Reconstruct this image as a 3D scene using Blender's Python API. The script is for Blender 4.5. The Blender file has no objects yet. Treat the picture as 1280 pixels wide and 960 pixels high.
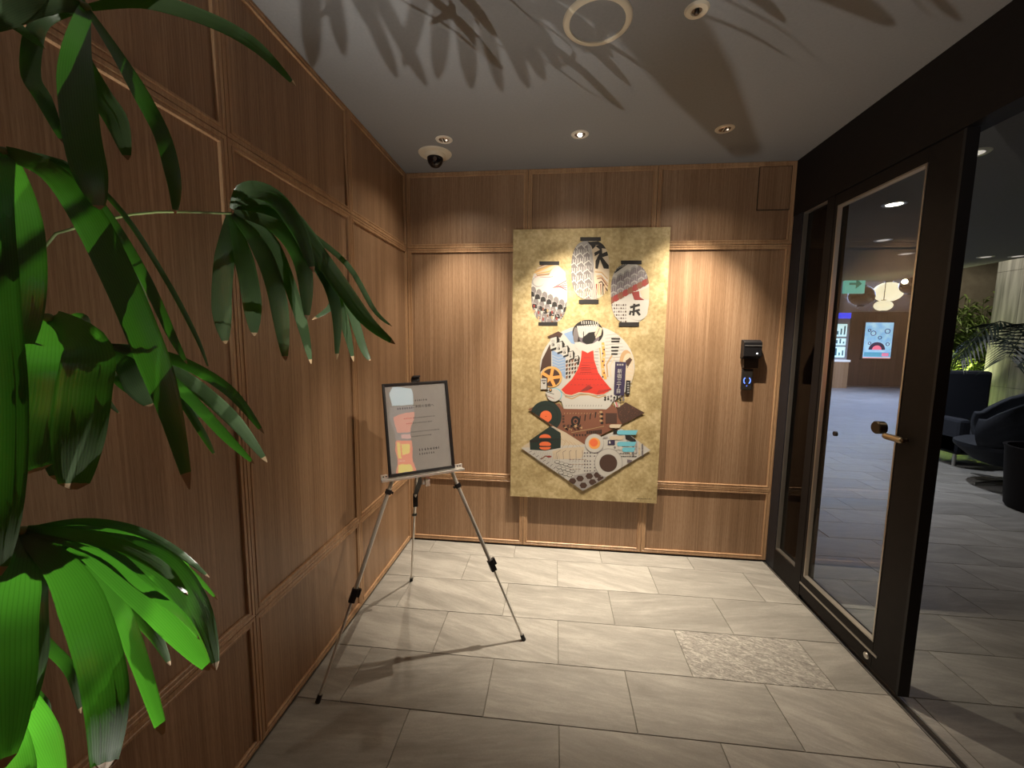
import bpy, math, random
from mathutils import Vector, Matrix

# ------------------------------------------------------------------ camera
FPX = 506.36
YAW, PITCH, ROLL = -0.10408, -0.10651, 0.01142
CAMZ = 1.5376
XL, XR, YB, H = -1.0697, 1.5163, 2.8927, 2.7
CAM = Vector((0, 0, CAMZ))
fw = Vector((math.sin(YAW) * math.cos(PITCH), math.cos(YAW) * math.cos(PITCH), math.sin(PITCH)))
r0 = Vector((math.cos(YAW), -math.sin(YAW), 0)); u0 = r0.cross(fw)
ri = r0 * math.cos(ROLL) + u0 * math.sin(ROLL)
up = -r0 * math.sin(ROLL) + u0 * math.cos(ROLL)
SC = bpy.context.scene
COL = SC.collection
cd = bpy.data.cameras.new('camera'); cam = bpy.data.objects.new('camera', cd); COL.objects.link(cam)
cd.sensor_width = 36; cd.lens = 36 * FPX / 1280; cd.clip_start = 0.02
m = Matrix((ri, up, -fw)).transposed().to_4x4(); m.translation = CAM
cam.matrix_world = m
SC.camera = cam
# ------------------------------------------------------------------ world, exposure, lights
SC.view_settings.view_transform = 'Standard'; SC.view_settings.look = 'None'
SC.view_settings.gamma = 1; SC.view_settings.use_curve_mapping = False
SC.view_settings.exposure = 0.0
w = bpy.data.worlds.new('world'); SC.world = w; w.use_nodes = True
w.node_tree.nodes['Background'].inputs[0].default_value = (0.55, 0.6, 0.75, 1)
w.node_tree.nodes['Background'].inputs[1].default_value = 0.01


def lamp(name, kind, loc, target, power, color=(1, .85, .68), size=0.02, spot=None, blend=.5, sizey=None):
    l = bpy.data.lights.new(name, kind); o = bpy.data.objects.new(name, l); COL.objects.link(o)
    l.energy = power; l.color = color
    if kind == 'AREA':
        l.shape = 'RECTANGLE'; l.size = size; l.size_y = sizey or size
    else:
        l.shadow_soft_size = size
    if spot:
        l.spot_size = math.radians(spot); l.spot_blend = blend
    o.location = loc
    d = Vector(target) - Vector(loc)
    o.rotation_euler = d.to_track_quat('-Z', 'Y').to_euler()
    return o


WARM = (1, .86, .68)
DL = [(-0.671, 2.446), (0.114, 2.450), (0.895, 2.453)]
lamp('downlight_beam', 'SPOT', (DL[0][0], DL[0][1], 2.665), (-.62, 3.02, .3), 105, WARM, .009, 66, 1)
lamp('downlight_beam', 'SPOT', (DL[1][0], DL[1][1], 2.665), (.02, 2.76, .3), 400, WARM, .006, 66, 1)
for x_, y_ in DL:     # the wide weak spill of each fitting
    lamp('downlight_spill', 'SPOT', (x_, y_, 2.665), (x_, y_ + .1, 0), 17, WARM, .012, 128, 1)
lamp('downlight_beam', 'SPOT', (DL[2][0], DL[2][1], 2.665), (.86, 2.84, .3), 300, WARM, .009, 74, 1)
lamp('downlight_beam', 'SPOT', (1.10, .70, 2.665), (-.64, 1.86, 1.10), 95, WARM, .02, 24, .8)  # extra beam from an unseen spot, added to brighten the notice sheet
UPL = (-1.015, -.02, .58)
AIM = (.12, 1.42, 2.7)
lamp('plant_uplight_beam', 'SPOT', UPL, AIM, 105, (1, .94, .84), .0028, 78, .9)
UP2, AIM2 = (-.60, .20, .52), (-.42, .64, 1.75)
lamp('plant_uplight_beam', 'SPOT', UP2, AIM2, 70, (1, .97, .88), .003, 50, .9)  # second unseen lamp, added only to brighten the leaves
# lobby beyond the glass
lamp('lobby_cool_light', 'AREA', (9.0, 12.2, 3.1), (8.6, 11.5, 0), 420, (.5, .62, 1), 3.5, sizey=4)
lamp('lobby_ceiling_beam', 'SPOT', (2.9, 4.0, 2.66), (3.3, 5.0, 0), 75, (.95, .93, .95), .03, 120, .8)
lamp('lobby_ceiling_beam', 'SPOT', (4.3, 5.9, 2.66), (4.4, 6.3, 0), 150, (.85, .9, 1), .03, 120, .8)
lamp('lobby_ceiling_beam', 'SPOT', (2.55, 1.9, 2.66), (2.9, 2.3, 0), 30, (1, .80, .6), .03, 120, .8)
lamp('garden_uplight', 'SPOT', (6.75, 7.55, .58), (6.95, 8.1, 1.9), 110, (.95, 1, .5), .03, 130, .8)
lamp('garden_uplight', 'SPOT', (7.1, 7.55, .58), (7.2, 8.2, 1.9), 60, (.95, 1, .5), .03, 130, .8)
lamp('garden_light', 'AREA', (6.6, 7.3, 4.2), (7.2, 8.2, 1.5), 30, (1, .9, .7), 1.0)
lamp('column_light', 'SPOT', (6.3, 6.6, 4.2), (7.0, 6.9, 2.0), 60, (1, .92, .8), .05, 70, .8)

# ------------------------------------------------------------------ helpers


def ray(px, py):
    return fw + ri * ((px - 640) / FPX) + up * ((480 - py) / FPX)


def at(px, py, depth):          # point at a given distance along the lens axis
    return CAM + ray(px, py) * depth


def on(ax, val, px, py):        # point where the line through that pixel meets a world plane
    d = ray(px, py)
    return CAM + d * ((val - CAM[ax]) / d[ax])


def proj(p):
    d = Vector(p) - CAM; z = d.dot(fw)
    return (640 + FPX * d.dot(ri) / z, 480 - FPX * d.dot(up) / z, z)


def origin(o):
    v = Vector((0, 0, 0))
    while o is not None:
        v += o.location; o = o.parent
    return v


def tag(o, label=None, cat=None, group=None, kind=None):
    if label: o['label'] = label
    if cat: o['category'] = cat
    if group: o['group'] = group
    if kind: o['kind'] = kind
    return o


def empty(name, loc, label=None, cat=None, group=None, kind=None):
    o = bpy.data.objects.new(name, None); COL.objects.link(o); o.location = loc
    o.empty_display_size = .1
    return tag(o, label, cat, group, kind)


class MB:
    def __init__(s):
        s.v = []; s.f = []; s.m = []

    def add(s, vs, fs, m=0):
        b = len(s.v); s.v += [Vector(v) for v in vs]
        for f in fs:
            s.f.append([b + i for i in f]); s.m.append(m)
        return s

    def box(s, x0, x1, y0, y1, z0, z1, m=0):
        vs = [(x, y, z) for z in (z0, z1) for y in (y0, y1) for x in (x0, x1)]
        return s.add(vs, [(0, 2, 3, 1), (4, 5, 7, 6), (0, 1, 5, 4), (2, 6, 7, 3), (0, 4, 6, 2), (1, 3, 7, 5)], m)

    def obox(s, c, ax, ay, az, m=0):     # oriented box: centre and three half vectors
        c, ax, ay, az = map(Vector, (c, ax, ay, az))
        vs = [c + ax * i + ay * j + az * k for k in (-1, 1) for j in (-1, 1) for i in (-1, 1)]
        return s.add(vs, [(0, 2, 3, 1), (4, 5, 7, 6), (0, 1, 5, 4), (2, 6, 7, 3), (0, 4, 6, 2), (1, 3, 7, 5)], m)

    def tube(s, pts, r, seg=10, m=0, cap=True):
        pts = [Vector(p) for p in pts]; n = len(pts)
        rs = r if isinstance(r, (list, tuple)) else [r] * n
        rings = []
        ref = None
        for i, p in enumerate(pts):
            t = (pts[min(i + 1, n - 1)] - pts[max(i - 1, 0)]).normalized()
            if ref is None:
                ref = Vector((0, 0, 1)) if abs(t.z) < .9 else Vector((1, 0, 0))
            a = t.cross(ref).normalized(); b = t.cross(a).normalized(); ref = a.cross(t)
            rings.append([p + (a * math.cos(2 * math.pi * k / seg) + b * math.sin(2 * math.pi * k / seg)) * rs[i] for k in range(seg)])
        vs = [v for rg in rings for v in rg]; fs = []
        for i in range(n - 1):
            for k in range(seg):
                k2 = (k + 1) % seg
                fs.append((i * seg + k, i * seg + k2, (i + 1) * seg + k2, (i + 1) * seg + k))
        if cap:
            fs.append(tuple(range(seg))[::-1]); fs.append(tuple((n - 1) * seg + k for k in range(seg)))
        return s.add(vs, fs, m)

    def lathe(s, c, prof, seg=32, m=0, axis=None, closed=False):   # prof: (radius, height) along axis from c
        c = Vector(c); ax = Vector(axis or (0, 0, 1)).normalized()
        ref = Vector((1, 0, 0)) if abs(ax.x) < .9 else Vector((0, 1, 0))
        a = ax.cross(ref).normalized(); b = ax.cross(a)
        vs = []
        for (r, h) in prof:
            for k in range(seg):
                t = 2 * math.pi * k / seg
                vs.append(c + ax * h + (a * math.cos(t) + b * math.sin(t)) * max(r, 1e-5))
        fs = []
        for i in range(len(prof) - 1):
            for k in range(seg):
                k2 = (k + 1) % seg
                fs.append((i * seg + k, i * seg + k2, (i + 1) * seg + k2, (i + 1) * seg + k))
        return s.add(vs, fs, m)

    def sphere(s, c, r, seg=20, m=0, sz=1.0):
        n = seg // 2
        return s.lathe(c, [(r * math.sin(math.pi * i / n), -r * sz * math.cos(math.pi * i / n)) for i in range(n + 1)], seg, m)

    def frame(s, O, U, V, N, w, h, prof, m=0):
        """mitred frame: prof = (inset, height along N) points"""
        O, U, V, N = map(Vector, (O, U, V, N)); vs = []
        for (o, d) in prof:
            for (a, b) in ((o, o), (w - o, o), (w - o, h - o), (o, h - o)):
                vs.append(O + U * a + V * b + N * d)
        fs = []
        for i in range(len(prof) - 1):
            for k in range(4):
                k2 = (k + 1) % 4
                fs.append((i * 4 + k, i * 4 + k2, (i + 1) * 4 + k2, (i + 1) * 4 + k))
        return s.add(vs, fs, m)

    def build(s, name, mats, parent=None, smooth=False, bevel=0, org=None):
        if not isinstance(mats, (list, tuple)): mats = [mats]
        if parent is not None:
            o0 = origin(parent)
        elif org is not None:
            o0 = Vector(org)
        else:
            xs = [v.x for v in s.v]; ys = [v.y for v in s.v]; zs = [v.z for v in s.v]
            o0 = Vector(((min(xs) + max(xs)) / 2, (min(ys) + max(ys)) / 2, min(zs)))
        me = bpy.data.meshes.new(name)
        me.from_pydata([tuple(v - o0) for v in s.v], [], s.f)
        for mt in mats: me.materials.append(mt)
        if len(mats) > 1:
            me.polygons.foreach_set('material_index', s.m)
        if smooth:
            me.polygons.foreach_set('use_smooth', [True] * len(me.polygons))
        me.update()
        o = bpy.data.objects.new(name, me); COL.objects.link(o)
        if parent is not None: o.parent = parent
        else: o.location = o0
        if smooth:
            try:
                me.set_sharp_from_angle(angle=math.radians(40))
            except Exception:
                pass
        if bevel:
            md = o.modifiers.new('bevel', 'BEVEL'); md.width = bevel; md.segments = 2; md.limit_method = 'ANGLE'
        return o


# ------------------------------------------------------------------ materials
MATS = {}


def mat(name, color, rough=.5, metal=0, emit=0, ecol=None, spec=.5, ior=None, coat=0):
    if name in MATS: return MATS[name]
    mt = bpy.data.materials.new(name); mt.use_nodes = True
    b = mt.node_tree.nodes['Principled BSDF']
    b.inputs['Base Color'].default_value = (*color, 1); b.inputs['Roughness'].default_value = rough
    b.inputs['Metallic'].default_value = metal; b.inputs['Specular IOR Level'].default_value = spec
    if ior: b.inputs['IOR'].default_value = ior
    if coat: b.inputs['Coat Weight'].default_value = coat; b.inputs['Coat Roughness'].default_value = .08
    if emit:
        b.inputs['Emission Color'].default_value = (*(ecol or color), 1); b.inputs['Emission Strength'].default_value = emit
    MATS[name] = mt
    return mt


def nodes(mt):
    nt = mt.node_tree
    return nt, nt.nodes['Principled BSDF'], (lambda t: nt.nodes.new(t)), nt.links.new


def ramp(nt, pts):
    r = nt.nodes.new('ShaderNodeValToRGB'); e = r.color_ramp.elements
    while len(e) < len(pts): e.new(.5)
    for i, (p, c) in enumerate(pts):
        e[i].position = p; e[i].color = (*c, 1)
    return r


def vary(mt, scale=40, amt=.25, bump=.1, stretch=(1, 1, 1), coord='pos', rough=None):
    """mottle the base colour with noise and add a fine bump"""
    nt, b, N, L = nodes(mt)
    if coord == 'pos':
        g = N('ShaderNodeNewGeometry'); src = g.outputs['Position']
    else:
        g = N('ShaderNodeTexCoord'); src = g.outputs['Object']
    mp = N('ShaderNodeMapping'); mp.inputs['Scale'].default_value = stretch; L(src, mp.inputs['Vector'])
    n = N('ShaderNodeTexNoise'); n.inputs['Scale'].default_value = scale; n.inputs['Detail'].default_value = 5
    L(mp.outputs[0], n.inputs['Vector'])
    c = b.inputs['Base Color'].default_value
    r = ramp(nt, [(.3, tuple(x * (1 - amt) for x in c[:3])), (.7, tuple(min(1, x * (1 + amt)) for x in c[:3]))])
    L(n.outputs['Fac'], r.inputs['Fac']); L(r.outputs['Color'], b.inputs['Base Color'])
    if bump:
        bp = N('ShaderNodeBump'); bp.inputs['Strength'].default_value = bump; bp.inputs['Distance'].default_value = .002
        L(n.outputs['Fac'], bp.inputs['Height']); L(bp.outputs[0], b.inputs['Normal'])
    return mt


def wood(name, c1, c2, c3, rough=.42):
    mt = mat(name, c2, rough); nt, b, N, L = nodes(mt)
    g = N('ShaderNodeNewGeometry'); oi = N('ShaderNodeObjectInfo')
    ad = N('ShaderNodeVectorMath'); ad.operation = 'MULTIPLY_ADD'
    cb = N('ShaderNodeCombineXYZ'); L(oi.outputs['Random'], cb.inputs[0]); L(oi.outputs['Random'], cb.inputs[1]); L(oi.outputs['Random'], cb.inputs[2])
    L(cb.outputs[0], ad.inputs[0]); ad.inputs[1].default_value = (7, 7, 13); L(g.outputs['Position'], ad.inputs[2])

    def noise(sc, stretch, detail=3):
        mp = N('ShaderNodeMapping'); mp.inputs['Scale'].default_value = stretch; L(ad.outputs[0], mp.inputs['Vector'])
        n = N('ShaderNodeTexNoise'); n.inputs['Scale'].default_value = sc; n.inputs['Detail'].default_value = detail
        L(mp.outputs[0], n.inputs['Vector']); return n
    n1 = noise(1, (14, 14, .25), 2)       # broad veneer bands
    n2 = noise(1, (150, 150, 1.6), 3)     # quarter-sawn lines
    n3 = noise(1, (420, 420, 26), 2)      # pores
    mx = N('ShaderNodeMath'); mx.operation = 'MULTIPLY_ADD'; mx.inputs[1].default_value = .45
    L(n1.outputs['Fac'], mx.inputs[0])
    m2 = N('ShaderNodeMath'); m2.operation = 'MULTIPLY'; m2.inputs[1].default_value = .55; L(n2.outputs['Fac'], m2.inputs[0])
    L(m2.outputs[0], mx.inputs[2])
    r = ramp(nt, [(.36, c1), (.5, c2), (.64, c3)]); L(mx.outputs[0], r.inputs['Fac'])
    pr = ramp(nt, [(.36, (.72, .68, .62)), (.5, (1, 1, 1))]); L(n3.outputs['Fac'], pr.inputs['Fac'])
    mm = N('ShaderNodeMixRGB'); mm.blend_type = 'MULTIPLY'; mm.inputs[0].default_value = .55
    L(r.outputs[0], mm.inputs[1]); L(pr.outputs[0], mm.inputs[2]); L(mm.outputs[0], b.inputs['Base Color'])
    bp = N('ShaderNodeBump'); bp.inputs['Strength'].default_value = .12; bp.inputs['Distance'].default_value = .001
    L(n3.outputs['Fac'], bp.inputs['Height']); L(bp.outputs[0], b.inputs['Normal'])
    return mt


M_WOOD = wood('oak_veneer', (.235, .138, .076), (.31, .190, .110), (.40, .258, .158))
M_MOLD = wood('oak_molding', (.33, .190, .10), (.42, .255, .14), (.5, .32, .18), .36)
M_GROOVE = mat('groove_dark', (.035, .02, .012), .8)
M_DWOOD = wood('walnut_cladding', (.05, .026, .018), (.07, .038, .025), (.09, .05, .034), .5)
M_CEIL = vary(mat('ceiling_paint', (.245, .25, .26), .85), 90, .04, .15)
M_LCEIL = vary(mat('lobby_ceiling_paint', (.24, .225, .21), .8), 60, .05, .1)
M_LCEIL2 = vary(mat('lobby_high_ceiling_paint', (.34, .33, .30), .8), 60, .05, .1)
M_FRAME = vary(mat('bronze_frame', (.009, .007, .0065), .6, .0, spec=.22), 30, .15, .03)
M_JAMB = vary(mat('dark_jamb', (.020, .022, .030), .45, .3), 30, .15, .03)
M_BEAD = mat('silver_bead', (.48, .45, .40), .35, .9)
M_STEEL = mat('brushed_steel', (.62, .6, .56), .3, 1)
M_ALU = vary(mat('easel_aluminium', (.74, .72, .67), .38, .45), 200, .05, .02)
M_BLACK = mat('black_plastic', (.012, .012, .014), .4)
M_RUBBER = mat('black_rubber', (.01, .01, .011), .7)
M_CREAM = mat('cream_plastic', (.66, .60, .48), .45)
M_GROUT = vary(mat('grout', (.19, .18, .155), .9), 200, .15, .3)


def stone(name, dark, lite, rough=.5, slate=False, brick=False):
    mt = mat(name, dark, rough); nt, b, N, L = nodes(mt)
    g = N('ShaderNodeNewGeometry'); oi = N('ShaderNodeObjectInfo')
    cb = N('ShaderNodeCombineXYZ'); L(oi.outputs['Random'], cb.inputs[0]); L(oi.outputs['Random'], cb.inputs[1])
    ad = N('ShaderNodeVectorMath'); ad.operation = 'MULTIPLY_ADD'; L(cb.outputs[0], ad.inputs[0])
    ad.inputs[1].default_value = (31, 57, 0); L(g.outputs['Position'], ad.inputs[2])
    rt = N('ShaderNodeVectorRotate'); rt.rotation_type = 'Z_AXIS'; L(ad.outputs[0], rt.inputs['Vector'])
    an = N('ShaderNodeMath'); an.operation = 'MULTIPLY_ADD'; an.inputs[1].default_value = .7; an.inputs[2].default_value = -.25
    L(oi.outputs['Random'], an.inputs[0]); L(an.outputs[0], rt.inputs['Angle'])

    def noise(stretch, detail, dist=0):
        mp = N('ShaderNodeMapping'); mp.inputs['Scale'].default_value = stretch; L(rt.outputs[0], mp.inputs['Vector'])
        n = N('ShaderNodeTexNoise'); n.inputs['Scale'].default_value = 1; n.inputs['Detail'].default_value = detail
        n.inputs['Distortion'].default_value = dist; L(mp.outputs[0], n.inputs['Vector']); return n
    a = noise((2.2, 11, 1), 5, .8) if not slate else noise((22, 48, 1), 6, 2.0)
    c = noise((9, 60, 1), 4, .4)
    f = noise((150, 190, 1), 3, 0)
    s1 = N('ShaderNodeMath'); s1.operation = 'MULTIPLY_ADD'; s1.inputs[1].default_value = .6; L(a.outputs['Fac'], s1.inputs[0])
    s2 = N('ShaderNodeMath'); s2.operation = 'MULTIPLY'; s2.inputs[1].default_value = .28; L(c.outputs['Fac'], s2.inputs[0])
    s3 = N('ShaderNodeMath'); s3.operation = 'MULTIPLY_ADD'; s3.inputs[1].default_value = .12; L(f.outputs['Fac'], s3.inputs[0])
    L(s2.outputs[0], s3.inputs[2]); L(s3.outputs[0], s1.inputs[2])
    if not brick:
        h_ = noise((26, 60, 1) if not slate else (40, 70, 1), 8, 2.2); h_.inputs['Roughness'].default_value = .75
        s4 = N('ShaderNodeMath'); s4.operation = 'MULTIPLY_ADD'; s4.inputs[1].default_value = .34 if slate else .22
        L(h_.outputs['Fac'], s4.inputs[0]); s5 = N('ShaderNodeMath'); s5.operation = 'MULTIPLY'; s5.inputs[1].default_value = .66 if slate else .78
        L(s1.outputs[0], s5.inputs[0]); L(s5.outputs[0], s4.inputs[2]); s1 = s4
    mid = tuple((x + y) / 2 for x, y in zip(dark, lite))
    r = ramp(nt, [(.36, dark), (.5, mid), (.60, lite)]) if not slate else ramp(nt, [(.42, dark), (.52, mid), (.58, lite)])
    L(s1.outputs[0], r.inputs['Fac'])
    hs = N('ShaderNodeHueSaturation'); L(r.outputs[0], hs.inputs['Color'])
    v = N('ShaderNodeMath'); v.operation = 'MULTIPLY_ADD'; v.inputs[1].default_value = .22; v.inputs[2].default_value = .89
    L(oi.outputs['Random'], v.inputs[0]); L(v.outputs[0], hs.inputs['Value'])
    out = hs.outputs[0]
    if brick:
        bt = N('ShaderNodeTexBrick'); mp = N('ShaderNodeMapping'); L(g.outputs['Position'], mp.inputs['Vector'])
        mp.inputs['Location'].default_value = (.26, -1.49, 0)
        L(mp.outputs[0], bt.inputs['Vector'])
        bt.inputs['Scale'].default_value = 1; bt.inputs['Brick Width'].default_value = .62; bt.inputs['Row Height'].default_value = .31
        bt.inputs['Mortar Size'].default_value = .003; bt.offset = .5
        bt.inputs['Color1'].default_value = (1, 1, 1, 1); bt.inputs['Color2'].default_value = (.85, .85, .85, 1); bt.inputs['Mortar'].default_value = (.3, .28, .25, 1)
        mm = N('ShaderNodeMixRGB'); mm.blend_type = 'MULTIPLY'; mm.inputs[0].default_value = 1
        L(out, mm.inputs[1]); L(bt.outputs[0], mm.inputs[2]); out = mm.outputs[0]
    L(out, b.inputs['Base Color'])
    bp = N('ShaderNodeBump'); bp.inputs['Strength'].default_value = .9 if slate else .35
    bp.inputs['Distance'].default_value = .006 if slate else .003
    L(s1.outputs[0], bp.inputs['Height']); L(bp.outputs[0], b.inputs['Normal'])
    rr = ramp(nt, [(.35, (.42,) * 3), (.65, (.62,) * 3)]); L(s1.outputs[0], rr.inputs['Fac']); L(rr.outputs[0], b.inputs['Roughness'])
    return mt


M_TILE = stone('stone_tile', (.205, .195, .175), (.36, .345, .312))
M_TILE_S = stone('slate_cleft_tile', (.15, .142, .128), (.44, .42, .38), slate=True)
M_LFLOOR = stone('lobby_stone', (.19, .178, .162), (.34, .32, .29), brick=True)


def glass(name, tint=(.93, .95, .95), f=1.5):
    mt = bpy.data.materials.new(name); mt.use_nodes = True; nt = mt.node_tree; nt.nodes.clear()
    o = nt.nodes.new('ShaderNodeOutputMaterial'); t = nt.nodes.new('ShaderNodeBsdfTransparent'); g = nt.nodes.new('ShaderNodeBsdfGlossy')
    t.inputs[0].default_value = (*tint, 1); g.inputs['Roughness'].default_value = .0
    fr = nt.nodes.new('ShaderNodeFresnel')
    gm = nt.nodes.new('ShaderNodeNewGeometry'); io = nt.nodes.new('ShaderNodeMapRange')   # same reflectance from both faces
    io.inputs['To Min'].default_value = f; io.inputs['To Max'].default_value = 1 / f
    nt.links.new(gm.outputs['Backfacing'], io.inputs['Value']); nt.links.new(io.outputs[0], fr.inputs[0])
    mx = nt.nodes.new('ShaderNodeMixShader')
    nt.links.new(fr.outputs[0], mx.inputs[0]); nt.links.new(t.outputs[0], mx.inputs[1]); nt.links.new(g.outputs[0], mx.inputs[2])
    nt.links.new(mx.outputs[0], o.inputs[0]); MATS[name] = mt
    return mt


M_GLASS = glass('clear_glass')
M_TINT = glass('dark_tinted_glass', (.22, .24, .3))


def leafmat(name, c, ctrans, trans=.5, rough=.32):
    mt = bpy.data.materials.new(name); mt.use_nodes = True; nt = mt.node_tree
    b = nt.nodes['Principled BSDF']; o = nt.nodes['Material Output']
    L = nt.links.new
    tc = nt.nodes.new('ShaderNodeUVMap')
    # fine lengthwise veins across the blade
    wv = nt.nodes.new('ShaderNodeTexWave'); wv.wave_type = 'BANDS'; wv.bands_direction = 'X'
    wv.inputs['Scale'].default_value = 4.5; wv.inputs['Distortion'].default_value = .6; wv.inputs['Detail'].default_value = 2
    L(tc.outputs[0], wv.inputs['Vector'])
    n = nt.nodes.new('ShaderNodeTexNoise'); n.inputs['Scale'].default_value = 14
    g = nt.nodes.new('ShaderNodeNewGeometry'); L(g.outputs['Position'], n.inputs['Vector'])
    r = ramp(nt, [(.3, tuple(x * .7 for x in c)), (.7, tuple(x * 1.2 for x in c))]); L(n.outputs['Fac'], r.inputs['Fac'])
    vr = ramp(nt, [(.0, (.72, .72, .72)), (.25, (1, 1, 1))]); L(wv.outputs['Fac'], vr.inputs['Fac'])
    mm = nt.nodes.new('ShaderNodeMixRGB'); mm.blend_type = 'MULTIPLY'; mm.inputs[0].default_value = .8
    L(r.outputs[0], mm.inputs[1]); L(vr.outputs[0], mm.inputs[2])
    L(mm.outputs[0], b.inputs['Base Color']); b.inputs['Roughness'].default_value = rough
    bp = nt.nodes.new('ShaderNodeBump'); bp.inputs['Strength'].default_value = .08; bp.inputs['Distance'].default_value = .0005
    L(wv.outputs['Fac'], bp.inputs['Height']); L(bp.outputs[0], b.inputs['Normal'])
    t = nt.nodes.new('ShaderNodeBsdfTranslucent')
    m2 = nt.nodes.new('ShaderNodeMixRGB'); m2.blend_type = 'MULTIPLY'; m2.inputs[0].default_value = .7
    m2.inputs[1].default_value = (*ctrans, 1); L(vr.outputs[0], m2.inputs[2]); L(m2.outputs[0], t.inputs[0])
    mx = nt.nodes.new('ShaderNodeMixShader'); mx.inputs[0].default_value = trans
    L(b.outputs[0], mx.inputs[1]); L(t.outputs[0], mx.inputs[2]); L(mx.outputs[0], o.inputs[0])
    MATS[name] = mt
    return mt


M_LEAF = leafmat('palm_leaf', (.075, .115, .058), (.045, .20, .012), .42)
M_DRY = mat('dry_leaf_tip', (.30, .20, .10), .7)
M_PETIOLE = mat('palm_petiole', (.12, .16, .05), .5)
M_CANE = vary(mat('palm_cane', (.10, .075, .045), .8), 60, .3, .3)

# ================================================================== STRUCTURE
MOLD = [(.0015, -.014), (.0015, 0), (.0125, 0), (.0145, -.0025), (.0185, -.0025), (.0205, 0), (.028, 0), (.030, -.003), (.030, -.0105)]
Z1, Z2 = .5225, 2.184
ROWS = [(.014, Z1), (Z1, Z2), (Z2, H)]


def panel_wall(name, O, U, N, cuts, slab):
    """wood panelled wall; U runs along the wall, N points into the room"""
    O, U, N = map(Vector, (O, U, N)); V = Vector((0, 0, 1))
    wall = MB().box(*slab).build(name, M_GROOVE); tag(wall, kind='structure')
    for a, b in zip(cuts[:-1], cuts[1:]):
        for z0, z1 in ROWS:
            c = O + U * ((a + b) / 2) + V * ((z0 + z1) / 2)
            pn = MB().obox(c - N * .0125, U * ((b - a) / 2 - .003), V * ((z1 - z0) / 2 - .003), N * .0025)
            p = pn.build('wood_panel', M_WOOD, wall)
            fr = MB().frame(O + U * a + V * z0, U, V, N, b - a, z1 - z0, MOLD)
            fr.build('panel_molding', M_MOLD, p)
    return wall


bx = [XL, -.2068, .6535, XR]
wall_back = panel_wall('wall_back', (0, YB, 0), (1, 0, 0), (0, -1, 0), bx, (XL - .1, XR + .09, YB + .0151, YB + .12, 0, H))
# service hatch cut in the top right panel
h0 = on(1, YB, 947, 262)
hatch = MB().box(h0.x, XR - .032, YB + .0035, YB + .0125, h0.z, H - .032).build('access_hatch', M_WOOD, wall_back)
MB().frame((h0.x - .004, YB + .002, h0.z - .004), (1, 0, 0), (0, 0, 1), (0, -1, 0), XR - .032 - h0.x + .008, H - .032 - h0.z + .008,
           [(0, -.008), (0, 0), (.003, 0), (.003, -.003)]).build('hatch_seam', M_GROOVE, hatch)
ly = [-1.92, -1.12, -.32, .481, 1.282, 2.084, YB]
wall_left = panel_wall('wall_left', (XL, 0, 0), (0, 1, 0), (1, 0, 0), ly, (XL - .12, XL - .0151, -1.92, YB + .12, 0, H))
tag(MB().box(XL - .1, XR + .09, -2.02, -1.92, 0, H).build('wall_front', M_DWOOD), kind='structure')
tag(MB().box(XL - .12, XR + .09, -2.0, YB + .12, H, H + .1).build('ceiling', M_CEIL), kind='structure')

# ---- floor tiles
random.seed(4)
TW, TH = .62, .31
tile_cache = {}


def tile(x0, x1, y0, y1, parent, mt=None, g=.0016):
    w_, d_ = round(x1 - x0, 3), round(y1 - y0, 3)
    key = (w_, d_, (mt or M_TILE).name)
    if key not in tile_cache:
        b = MB(); e = .0012
        X, Y = w_ / 2 - g, d_ / 2 - g
        vs = [(-X, -Y, -.008), (X, -Y, -.008), (X, Y, -.008), (-X, Y, -.008),
              (-X, -Y, -e), (X, -Y, -e), (X, Y, -e), (-X, Y, -e),
              (-X + e, -Y + e, 0), (X - e, -Y + e, 0), (X - e, Y - e, 0), (-X + e, Y - e, 0)]
        b.add(vs, [(8, 9, 10, 11)] + [(i, (i + 1) % 4, 4 + (i + 1) % 4, 4 + i) for i in range(4)] + [(4 + i, 4 + (i + 1) % 4, 8 + (i + 1) % 4, 8 + i) for i in range(4)])
        me = bpy.data.meshes.new('floor_tile'); me.from_pydata([tuple(v) for v in b.v], [], b.f); me.materials.append(mt or M_TILE)
        tile_cache[key] = me
    o = bpy.data.objects.new('floor_tile', tile_cache[key]); COL.objects.link(o); o.parent = parent
    o.location = Vector(((x0 + x1) / 2, (y0 + y1) / 2, random.uniform(-.0004, .0004))) - origin(parent)
    return o


floor = tag(MB().box(XL - .02, XR - .012, -2.0, YB + .02, -.06, -.004).build('floor', M_GROUT), kind='structure')
XE = XR - .012
for k in range(-7, 5):
    y0, y1 = 1.49 + TH * k, min(1.49 + TH * (k + 1), YB + .01)
    x = -.26 + (TW / 2 if k % 2 else 0) - 2 * TW
    while x < XE:
        a, b = max(x, XL - .005), min(x + TW, XE)
        if b - a > .02:
            sl = (k == 1 and .6 < x < .8)
            tile(a, b, y0, y1, floor, M_TILE_S if sl else None)
        x += TW
lobby = tag(MB().box(XR + .03, 16, -3, 18, -.06, -.004).build('floor', M_LFLOOR), kind='structure')
XS = XR + .03
n_t = 0
for k in range(-3, 22):
    y0, y1 = 1.49 + TH * k, 1.49 + TH * (k + 1)
    x = -.26 + (TW / 2 if k % 2 else 0)
    while x < 9:
        a, b = max(x, XS), x + TW
        if b - a > .02 and n_t < 298:
            q = proj(((a + b) / 2, (y0 + y1) / 2, 0))
            if q[2] > 0 and 985 < q[0] < 1330 and q[1] < 1010 and abs(q[1] - proj(((a + b) / 2, y1, 0))[1]) * 2 > 4.5:
                tile(a, b, y0, y1, lobby); n_t += 1
        x += TW
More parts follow.
